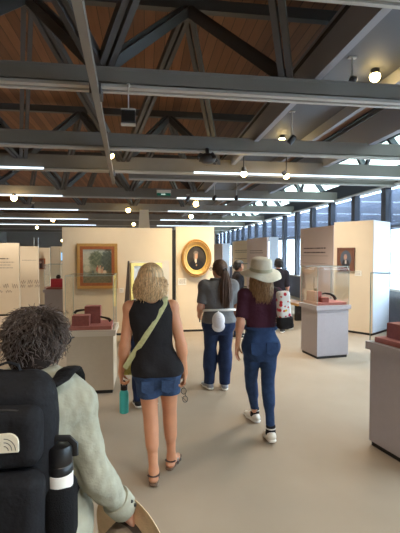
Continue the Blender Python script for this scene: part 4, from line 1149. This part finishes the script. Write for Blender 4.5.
prof = [(.0, .17), (.05, .168), (.086, .158), (.1, .138), (.105, .095), (.106, .058), (.108, .043), (.135, .036), (.17, .024), (.197, .006), (.1985, .002), (.17, .018), (.135, .030), (.106, .036), (.102, .05), (.097, .09)]
b.lathe(prof[1:], 48, None, capb=True, capt=False)
for v in b.bm.verts:
    r_ = math.hypot(v.co.x, v.co.y); th = math.atan2(v.co.y, v.co.x)
    f = max(0, (r_-.1)/.09)
    v.co.z += f*(.014*math.sin(2*th+.6)+.006*math.sin(5*th)); v.co.y *= 1.08
    v.co = HT @ v.co
hat = b.build('sun_hat', M_hat, B, True)
b = MB(); b.lathe([(.1045, .085), (.1075, .058), (.110, .046)], 48, HT, capb=False, capt=False, sy=1.08); b.build('hat_band', M_hatband, hat, True)
t = thing('shoulder_bag', 'white floral bag with a black lower pouch worn by the woman in the hat', 'bag', locB)
m, nt, bs = new_mat('white_floral_print'); N = nt.nodes.new
tc = N('ShaderNodeTexCoord'); vo = N('ShaderNodeTexVoronoi'); vo.inputs['Scale'].default_value = 26
rp = N('ShaderNodeValToRGB'); rp.color_ramp.interpolation = 'CONSTANT'; rp.color_ramp.elements[0].color = (1, 1, 1, 1); rp.color_ramp.elements[1].position = .42; rp.color_ramp.elements[1].color = (0, 0, 0, 1)
rc = N('ShaderNodeValToRGB'); rc.color_ramp.interpolation = 'CONSTANT'
for i, (p, c) in enumerate(((0, (196, 40, 50)), (.35, (232, 224, 214)), (.5, (226, 178, 50)), (.62, (206, 60, 90)), (.8, (232, 226, 220)), (.92, (90, 130, 80)))):
    e = rc.color_ramp.elements[i] if i < 2 else rc.color_ramp.elements.new(p); e.position = p; e.color = (*lin(c), 1)
sp = N('ShaderNodeSeparateColor'); mx = N('ShaderNodeMix'); mx.data_type = 'RGBA'; mx.inputs[6].default_value = (*lin((226, 222, 220)), 1)
nt.links.new(tc.outputs['Object'], vo.inputs['Vector']); nt.links.new(vo.outputs['Distance'], rp.inputs[0]); nt.links.new(vo.outputs['Color'], sp.inputs[0]); nt.links.new(sp.outputs[0], rc.inputs[0])
nt.links.new(rp.outputs[0], mx.inputs[0]); nt.links.new(rc.outputs[0], mx.inputs[7]); nt.links.new(mx.outputs[2], bs.inputs['Base Color']); bs.inputs['Roughness'].default_value = .8
M_floral = m
Mb = [list(Vector((math.cos(.18), math.sin(.18), .06)).normalized()), [-math.sin(.18), math.cos(.18), 0], [-.06, 0, 1]]
Mb = [[Mb[c][r] for c in range(3)] for r in range(3)]
sculpt('body', [rbox((.165, -.175, 1.285), (.125, .085, .25), .03, Mb)], M_floral, t, .006)
sculpt('black_pouch', [rbox((.185, -.165, 1.115), (.15, .095, .12), .03, Mb), rbox((.225, -.15, 1.08), (.09, .07, .06), .02)], M_tank, t, .006)
b = MB(); b.tube([(.135, -.14, 1.40), (.128, -.08, 1.425), (.125, 0, 1.435), (.13, .08, 1.40), (.14, .12, 1.30), (.17, .09, 1.18), (.20, -.06, 1.12)], .018, 8, flat=.004); b.build('strap', M_tank, t, True)
b = MB(); b.box((.235, -.175, 1.085), (.045, .03, .06)).bevel(.008); b.build('white_tag', M_white, t)

# ---- woman in the grey tee
locC = Vector((.94, 5.06, 0))
JC = dict(h=1.65, w=1.22, d=1.2, ctr=lambda z: (0, 0), head=(.005, .02, 1.555), neck=(0, -.01, 1.42), yaw=R(-35),
          shL=(-.180, 0, 1.335), shR=(.180, 0, 1.335), elL=(-.238, -.03, 1.075), wrL=(-.232, .16, .93), elR=(.24, -.02, 1.07), wrR=(.25, .1, .84),
          handL=dict(d=(.05, .9, -.35), palm=(1, .1, .2), curl=(40, 50, 40)), handR=dict(curl=(25, 30, 20)),
          hipL=(-.098, 0, .86), hipR=(.098, 0, .86), knL=(-.10, .06, .46), knR=(.085, .0, .46), anL=(-.118, .03, .092), anR=(.075, -.02, .092), toeL=(-.35, 1, 0), toeR=(.08, 1, 0), lw=1.02, aw=1.1)
C_, pC_, HMC, HPC = human('person', 'woman in grey tee and dark jeans with a long brown ponytail, before the oval portrait', locC, 0, JC, SK2, .0075)
sculpt('grey_tee', sel(pC_, 'up'), M_greytee, C_, .008, {'torso': .026, 'upL': .026, 'upR': .026, 'thighL': .03, 'thighR': .03}, clips=waist_clip(.875, 1.45), subs=[cuff_cut(JC['shL'], JC['elL'], .84, .17), cuff_cut(JC['shR'], JC['elR'], .84, .17), cone(JC['elL'], JC['wrL'], .055, .05)], late=sel(pC_, 'torso', 'thigh'), fold=folds(.005, 24, 5))
sculpt('jeans', sel(pC_, 'torso', 'thigh', 'calf'), M_denim_dark, C_, .008, {'torso': .014, 'thighL': .018, 'thighR': .018, 'calfL': .034, 'calfR': .034}, clips=waist_clip(.075, 1.0), fold=folds(.003, 36, 6))
for an, td in ((JC['anL'], JC['toeL']), (JC['anR'], JC['toeR'])): shoe(C_, 'sneaker', Vector(an)+Vector((0, 0, -.005)), td, (mat('grey_sneaker', (150, 152, 158), .6), M_sole_white))
hair_cap(C_, HMC, HPC, M_brown, name='hair', front=.055)
ln = []; knot = HPC(0, -.112, -.005)
for k in range(420):
    az = R(rng.uniform(50, 310)); e = R(rng.uniform(-15, 85))
    p0 = HPC(.076*1.09*math.sin(az)*math.cos(e), -.008+.094*1.09*math.cos(az)*math.cos(e), .028+.088*1.1*math.sin(e))
    pts = [p0]
    for i in range(1, 6):
        q = p0.lerp(knot, i/5); c0 = HPC(0, -.01, .025); dd = q-c0
        if dd.length < .098: q = c0+dd.normalized()*(.1+rng.uniform(-.002, .004))
        pts.append(q)
    pts[-1] = knot+Vector((rng.uniform(-.012, .012), rng.uniform(-.012, .012), rng.uniform(-.012, .012)))
    ln.append((pts, [.003]*6))
end = Vector((.05, -.175, 1.09))
for k in range(340):
    jx, jy = rng.gauss(0, 1), rng.gauss(0, 1); pts = []; L = rng.uniform(.8, 1.05)
    for i in range(12):
        t_ = i/11*L; w_ = .009+.021*math.sin(min(1, t_)*PI*.75)
        c = knot.lerp(end, t_)+Vector((0, -.045*math.sin(min(1, t_*2.2)*PI*.5)*(1-t_*.75), 0)); pts.append(c+Vector((jx*w_, jy*w_*.5, 0)))
    ln.append((pts, [.0042]*9+[.003, .002, .001]))
tubes('hair_strands', ln, M_brown, C_)
b = MB(); b.tube([knot+Vector((.02*math.cos(q), .006*math.sin(q)-.012, .02*math.sin(q))) for q in [2*PI*i/14 for i in range(15)]], .008, 8); b.build('hair_tie', M_black, C_, True)
b = MB(); wz = 1.03
b.tube([((.158*1.22*.97+.034)*math.cos(q), (.11*1.2*.97+.034)*math.sin(q), wz-.02*math.sin(q)) for q in [2*PI*i/40 for i in range(41)]], .006, 8, flat=.015); b.build('waist_strap', M_white, C_, True)
ge = thing('eyeglasses', 'eyeglasses worn by the woman in the grey tee', 'eyeglasses', locC+HPC(0, .112, .002), JC['yaw']*-1)
glasses(ge, M_black, 1, M_lens)
for o_ in ge.children:
    if o_.name.startswith('temple'): o_.scale = (1.2, -1, 1)
t = thing('baseball_cap', 'white cap hanging on the white waist strap of the woman in the grey tee', 'cap', locC+Vector((-.045, -.222, .92)))
M_capw = mat('white_cap_cotton', (226, 222, 226), .85, bump=.2, bscale=60)
sculpt('crown', [ell((0, .0, .01), (.080, .062, .105)), ], M_capw, t, .006, clips=[((0, .03, 0), (0, 1, 0))])
sculpt('brim', [ell((0, .0, -.06), (.082, .022, .075))], M_capw, t, .006, clips=[((0, 0, -.02), (0, 0, 1))])
b = MB(); b.ball((0, -.055, .05), .008); b.build('button', M_capw, t, True)
b = MB(); b.tube([(0, -.01, .10), (.0, .01, .12)], .008, 6); b.build('loop', M_white, t)
t = thing('phone', 'dark phone in the left hand of the woman in the grey tee', 'phone', locC+Vector((-.215, .235, .885)), R(-10))
b = MB(); b.box((0, 0, 0), (.014, .14, .075)).bevel(.004); b.build('case', M_black, t); box('screen', (.008, 0, 0), (.002, .128, .066), M_fix, t)

# ---- man with curly hair and a black backpack, nearest
locD = Vector((-.39, 1.44, 0))
JD = dict(h=1.58, w=1.02, d=1.02, ctr=lambda z: (0, 0), head=(.012, .035, 1.430), neck=(.0, -.005, 1.31), yaw=R(30), hs=.88,
          shL=(-.195, 0, 1.245), shR=(.158, -.01, 1.225), elL=(-.26, -.06, 1.0), wrL=(-.27, .05, .78), elR=(.216, -.055, .99), wrR=(.318, .035, .80),
          handR=dict(d=(.15, .45, -.9), palm=(-.8, -.35, -.35), curl=(30, 45, 35)), hipL=(-.09, 0, .80), hipR=(.09, 0, .80), knL=(-.09, .12, .43), knR=(.09, -.01, .43), anL=(-.09, .16, .092), anR=(.095, -.16, .10), aw=.98)
D_, pD_, HMD, HPD = human('person', 'person with dark curly hair in a sage green shirt, nearest at the left', locD, 0, JD, SK2, .006)
arm = sel(pD_, 'up', 'fore')
sculpt('sage_shirt', arm, M_sage, D_, .0065, {'torso': .022, 'upL': .016, 'upR': .016, 'foreL': .016, 'foreR': .016, 'thighL': .036, 'thighR': .036}, clips=waist_clip(.70, 1.36), subs=[cuff_cut(JD['elL'], JD['wrL'], .94, .14), cuff_cut(JD['elR'], JD['wrR'], .94, .14)], late=sel(pD_, 'torso', 'thigh'), fold=lambda X, Y, Z: folds(.006, 22, 7)(X, Y, Z)+folds(.0022, 60, 8)(X, Y, Z))
wr, el = Vector(JD['wrR']), Vector(JD['elR']); dd = (wr-el).normalized()
b = MB(); b.tube([wr-dd*.085, wr-dd*.08, wr-dd*.02, wr-dd*.012], [.05, .053, .05, .046], 20); cf = b.build('cuff', M_sage, D_, True)
b = MB()
for q in (.03, .055): b.ball(wr-dd*q+Vector((.045, -.02, .015)), .006)
b.build('button', M_black, cf, True)
ln = [] ; b = MB()
col = [(.075*math.cos(q), -.005+.085*math.sin(q), 1.315+.012*math.sin(q*1)-.0) for q in [2*PI*i/30 for i in range(31)]]
b.tube(col, .012, 8, flat=.030); b.build('collar', M_sage, D_, True)
sculpt('trousers', sel(pD_, 'torso', 'thigh', 'calf'), M_trousers, D_, .009, {'torso': .012, 'thighL': .02, 'thighR': .02, 'calfL': .025, 'calfR': .025}, clips=waist_clip(.07, .95))
for an in (JD['anL'], JD['anR']): shoe(D_, 'shoe', an, (0, 1, 0), (M_sole_black, M_sole_black))
hair_cap(D_, HMD, HPD, mat('dark_hair_roots', (48, 40, 37), .9, spec=.05), [], name='hair', front=.06, infl=.004)
ln = []; rr = random.Random(11)
for k in range(1700):
    az = R(rr.uniform(38, 322)); e = R(rr.uniform(-38 if abs(az-PI) > 1.2 else -70, 90)); e = e if rr.random() < .8 else R(rr.uniform(40, 90))
    L = rr.uniform(.05, .09); rad = rr.uniform(.0035, .0085); tw = rr.choice((-1, 1))*rr.uniform(1.5, 2.8)*PI; ph = rr.uniform(0, 6.28)
    dr = HMD @ Vector((math.sin(az)*math.cos(e), math.cos(az)*math.cos(e), math.sin(e)))
    p0 = HPD(.079*math.sin(az)*math.cos(e), -.01+.10*math.cos(az)*math.cos(e), .03+.093*math.sin(e))
    tang = (dr.cross(Vector((rr.gauss(0, .5), rr.gauss(0, .5), 1)))).normalized()
    down = Vector((0, 0, -1)); down = down-dr*down.dot(dr); down = (down.normalized() if down.length > .15 else tang)*.8+tang*rr.gauss(0, .6); down.normalize()
    n1 = dr; n2 = down.cross(dr).normalized(); pts = []
    for i in range(17):
        t_ = i/16; c = p0+down*L*t_+dr*(.012*math.sin(min(1, t_*1.6)*PI*.6)+.002); a = ph+tw*t_
        pts.append(c+n1*(rad*math.cos(a)*min(1, t_*4))+n2*(rad*math.sin(a)*min(1, t_*4)))
    ln.append((pts, [.0019]*12+[.0017, .0014, .0012, .0009, .0006]))
tubes('curls', ln, M_curl, D_, 4)
ge = thing('eyeglasses', 'eyeglasses worn by the curly haired person nearest at the left', 'eyeglasses', locD+HPD(0, .116, .004), -JD['yaw'])
glasses(ge, M_black, 1, M_lens)
for o_ in ge.children:
    if o_.name.startswith('temple'): o_.scale = (1.25, -1.05, 1)

bp = thing('backpack', 'black backpack with a cream logo patch on the back of the curly haired person', 'backpack', locD)
M_pack = fabric('black_pack_nylon', (30, 30, 33), bump=.35, bscale=30, rough=.75)
M_pack2 = fabric('black_pack_mesh', (22, 22, 24), bump=.4, bscale=240)
cx = -.02
sculpt('main_compartment', [rbox((cx, -.205, 1.15), (.29, .15, .48), .07, None, .03), rbox((cx, -.18, 1.30), (.26, .12, .20), .06, None, .03)], M_pack, bp, .007, 0, fold=folds(.003, 24, 9))
fp = sculpt('front_pocket', [rbox((cx, -.30, 1.03), (.265, .10, .25), .045, None, .02)], M_pack, bp, .007, 0, fold=folds(.002, 28, 10))
sculpt('top_pocket', [rbox((cx, -.285, 1.245), (.25, .09, .17), .04, None, .02)], M_pack, bp, .007, 0, fold=folds(.002, 28, 12))
b = MB(); b.tube([(cx-.112, -.29, 1.29), (cx-.09, -.305, 1.318), (cx-.04, -.308, 1.326), (cx+.04, -.308, 1.326), (cx+.09, -.305, 1.318), (cx+.112, -.29, 1.29)], .004, 6); b.build('zip', M_black, bp, True)
sculpt('side_pocket', [rbox((cx+.158, -.215, .975), (.085, .13, .20), .035, None, .02)], M_pack2, bp, .006, 0)
for sx in (-1, 1):
    b = MB(); x = sx*.125
    b.tube([(x*.75, -.13, 1.335), (x*.95, -.10, 1.345), (x*1.02, -.05, 1.355), (x*1.04, .02, 1.345), (x*1.05, .09, 1.30), (x*1.05, .145, 1.20), (x*1.15, .13, 1.05), (x*1.3, .0, .97), (x*1.2, -.12, .95)], [.03, .033, .035, .035, .034, .03, .02, .013, .013], 10, flat=.009); b.build('shoulder_strap', M_pack, bp, True)
b = MB(); b.tube([(cx-.04, -.18, 1.385), (cx-.03, -.18, 1.415), (cx, -.18, 1.425), (cx+.03, -.18, 1.415), (cx+.04, -.18, 1.385)], .01, 8, flat=.004); b.build('grab_handle', M_pack, bp, True)
# logo patch: words at left, quarter dome of three curved bars at right
pt_ = thing('logo_patch', None, None); pt_.parent = bp; pt_.location = (cx+.022, -.3335, 1.248)
M_patch = mat('patch_cream', (232, 222, 200), .8); M_patchink = mat('patch_black_thread', (40, 34, 32), .8)
b = MB(); pl = [(-.052, -.025), (.052, -.025), (.052, .0)]+[(.052-.028*(1-math.cos(q)), .025*math.sin(q)) for q in [PI/2*i/6 for i in range(1, 7)]]+[(-.052, .025)]
b.prism(pl, 'y', -.003, .02); b.build('patch', M_patch, pt_)
def words_mesh(name, body, size, loc, parent, m):
    cu = bpy.data.curves.new(name, 'FONT'); cu.body = body; cu.size = size; cu.extrude = .0006; cu.offset = .0004
    o = bpy.data.objects.new(name, cu); COL.objects.link(o); dg = bpy.context.evaluated_depsgraph_get()
    me = bpy.data.meshes.new_from_object(o.evaluated_get(dg)); bpy.data.objects.remove(o)
    o = link(name, me, m, parent); o.location = loc; o.rotation_euler = (R(90), 0, 0); return o
for k, wd in enumerate(('THE', 'NORTH', 'FACE')): words_mesh('word', wd, .0155, (-.048, -.0035, .0085-.0145*k), pt_, M_patchink)
for rr_ in (.011, .020, .029):
    b = MB(); b.tube([(.016+rr_*math.cos(q), -.0035, -.019+rr_*1.1*math.sin(q)) for q in [PI/2*i/8 for i in range(9)]], .0011, 5, flat=.0008); b.build('dome_bar', M_patchink, pt_)

t = thing('black_flask', 'black lidded flask with a white band in the side pocket of the backpack', 'bottle', locD+Vector((.138, -.225, .90)))
b = MB(); b.lathe([(.034, 0), (.036, .01), (.036, .175), (.036, .18)], 24); b.build('body', mat('flask_black', (36, 36, 38), .4), t, True)
b = MB(); b.lathe([(.0365, .165), (.0368, .168), (.0368, .20), (.036, .203)], 24); b.build('white_band', M_white, t, True)
b = MB(); b.lathe([(.034, .203), (.0375, .207), (.0375, .228), (.035, .231), (.0365, .235), (.0365, .275), (.032, .285), (.015, .288)], 24); b.build('lid', mat('flask_lid_black', (26, 26, 28), .35), t, True)
b = MB(); b.tube([(-.02, 0, .285), (-.01, 0, .305), (.025, 0, .303), (.042, 0, .285), (.042, 0, .25)], .007, 8, flat=.011); b.build('carry_loop', M_black, t, True)

# straw hat held in the right hand
t = thing('straw_hat', 'cream straw hat held low in the right hand of the person in the sage shirt', 'hat', locD+Vector((.340, .070, .66)))
M_straw = mat('cream_straw', (222, 192, 152), .8, bump=.35, bscale=160, var=.08, scale=30); M_hatgrey = mat('hat_crown_taupe', (132, 118, 102), .85, bump=.3, bscale=150)
ax = Vector((-.70, -.70, -.10)).normalized(); q = ax.to_track_quat('Z', 'Y').to_matrix().to_4x4()
b = MB(); b.lathe([(.088, .002), (.12, -.004), (.16, -.004), (.195, .008), (.198, .013), (.16, .002), (.12, .001), (.09, .007)], 44, q, capb=False, capt=False); b.build('brim', M_straw, t, True)
b = MB(); b.lathe([(.09, .0), (.088, .05), (.082, .09), (.07, .108), (.045, .112), (.02, .106), (.004, .104)], 36, q, capb=False); b.build('crown', M_hatgrey, t, True)
b = MB(); b.lathe([(.0905, .006), (.0895, .036)], 36, q, capb=False, capt=False); b.build('hat_band', mat('hat_band_dark', (70, 60, 54), .8), t, True)

# ---- visitors beyond, mostly hidden
def simple_person(label, loc, rz, h, top, legs, hairm, skin=SK3, yaw=0, sleeves=.45, cap=None, hair_drop=.05, w=1.0, arms=None):
    s = h/1.68
    J = dict(h=h, w=w, head=(0, .02*s, 1.575*s), neck=(0, -.01, 1.42*s), yaw=yaw,
             elL=arms[0] if arms else (-.20*s, -.03*s, 1.10*s), wrL=arms[1] if arms else (-.21*s, .06*s, .86*s), elR=(.20*s, -.03*s, 1.10*s), wrR=(.21*s, .06*s, .86*s),
             hipL=(-.085*s, 0, .87*s), hipR=(.085*s, 0, .87*s), knL=(-.09*s, .05*s, .48*s), knR=(.085*s, 0, .48*s), anL=(-.10*s, .03*s, .092), anR=(.09*s, -.05*s, .092), toeL=(-.2, 1, 0), toeR=(.2, 1, 0), hs=.96*min(1, s+.06))
    o, ps, HM, HP = human('person', label, loc, rz, J, skin, .0095)
    sculpt('shirt', sel(ps, 'torso', 'up', 'thigh'), top, o, .009, {'torso': .022, 'upL': .02, 'upR': .02, 'thighL': .026, 'thighR': .026}, clips=waist_clip(.93*s, 1.46*s), fold=folds(.003, 28, 15))
    sculpt('trousers', sel(ps, 'torso', 'thigh', 'calf'), legs, o, .009, {'torso': .012, 'thighL': .016, 'thighR': .016, 'calfL': .022, 'calfR': .022}, clips=waist_clip(.07, 1.02*s))
    for an, td in ((J['anL'], J['toeL']), (J['anR'], J['toeR'])): shoe(o, 'shoe', an, td, (M_sole_black, M_sole_white))
    hair_cap(o, HM, HP, hairm, name='hair', h=.008)
    ln = [scalp_strand(HP, R(rng.uniform(60, 300)), R(rng.uniform(50, 88)), R(rng.uniform(-20, 5)), rng.uniform(.6, 1.2)*hair_drop, .005, .008, .006, 12, 1.1) for _ in range(220)]
    tubes('hair_strands', ln, hairm, o)
    if cap:
        Mn = [[HM[r][c] for c in range(3)] for r in range(3)]
        cp = sculpt('cap', [ell(HP(0, -.008, .045), (.086, .106, .09), Mn)], cap, o, .007, clips=[(HP(0, 0, .05), HM @ Vector((0, 0, -1)))])
        sculpt('peak', [ell(HP(0, .125, .052), (.07, .075, .010), Mn)], cap, cp, .006)
    return o
M_navy = fabric('navy_cotton', (40, 46, 66)); M_blacktee = fabric('black_cotton', (34, 32, 36)); M_dusty = fabric('black_top_thin', (38, 34, 40))
simple_person('shorter brown haired person mostly hidden beyond the woman in the black tank top', (.0, 4.56, 0), 0, 1.42, M_navy, M_denim_dark, M_brown, SK1, R(-15), hair_drop=.10, w=.88, arms=((-.15, .08, .93), (-.08, .24, .88)))
simple_person('person in a black cap and black shirt turned right, beyond the sun hat', (1.92, 8.15, 0), R(-95), 1.60, M_blacktee, M_denim_dark, M_blackhair, SK3, R(5), cap=M_black)
simple_person('dark haired person in a dark top far behind the right brim of the sun hat', (2.95, 8.6, 0), R(-20), 1.64, M_dusty, M_trousers, M_blackhair, SK2, R(-30), hair_drop=.08)

# ------------------------------------------------------------------ daylight, camera, view
W = bpy.data.worlds.new('daylight'); S.world = W; W.use_nodes = True
bg = W.node_tree.nodes['Background']; bg.inputs[0].default_value = (.66, .83, 1.0, 1); bg.inputs[1].default_value = 14.0
cam = bpy.data.cameras.new('camera'); co = bpy.data.objects.new('camera', cam); COL.objects.link(co)
cam.sensor_fit = 'AUTO'; cam.sensor_width = 36; cam.lens = 36*400/533; cam.clip_start = .05; cam.clip_end = 300
co.location = (0, 0, 1.75)
co.rotation_euler = (R(90-1.79), 0, R(-7.825))
S.camera = co
S.view_settings.view_transform = 'Standard'; S.view_settings.look = 'None'; S.view_settings.gamma = 1; S.view_settings.exposure = 0.12
S.view_settings.use_curve_mapping = False
S.cycles.use_denoising = True
S.cycles.max_bounces = 8; S.cycles.diffuse_bounces = 4; S.cycles.transparent_max_bounces = 24
S.cycles.sample_clamp_indirect = 6
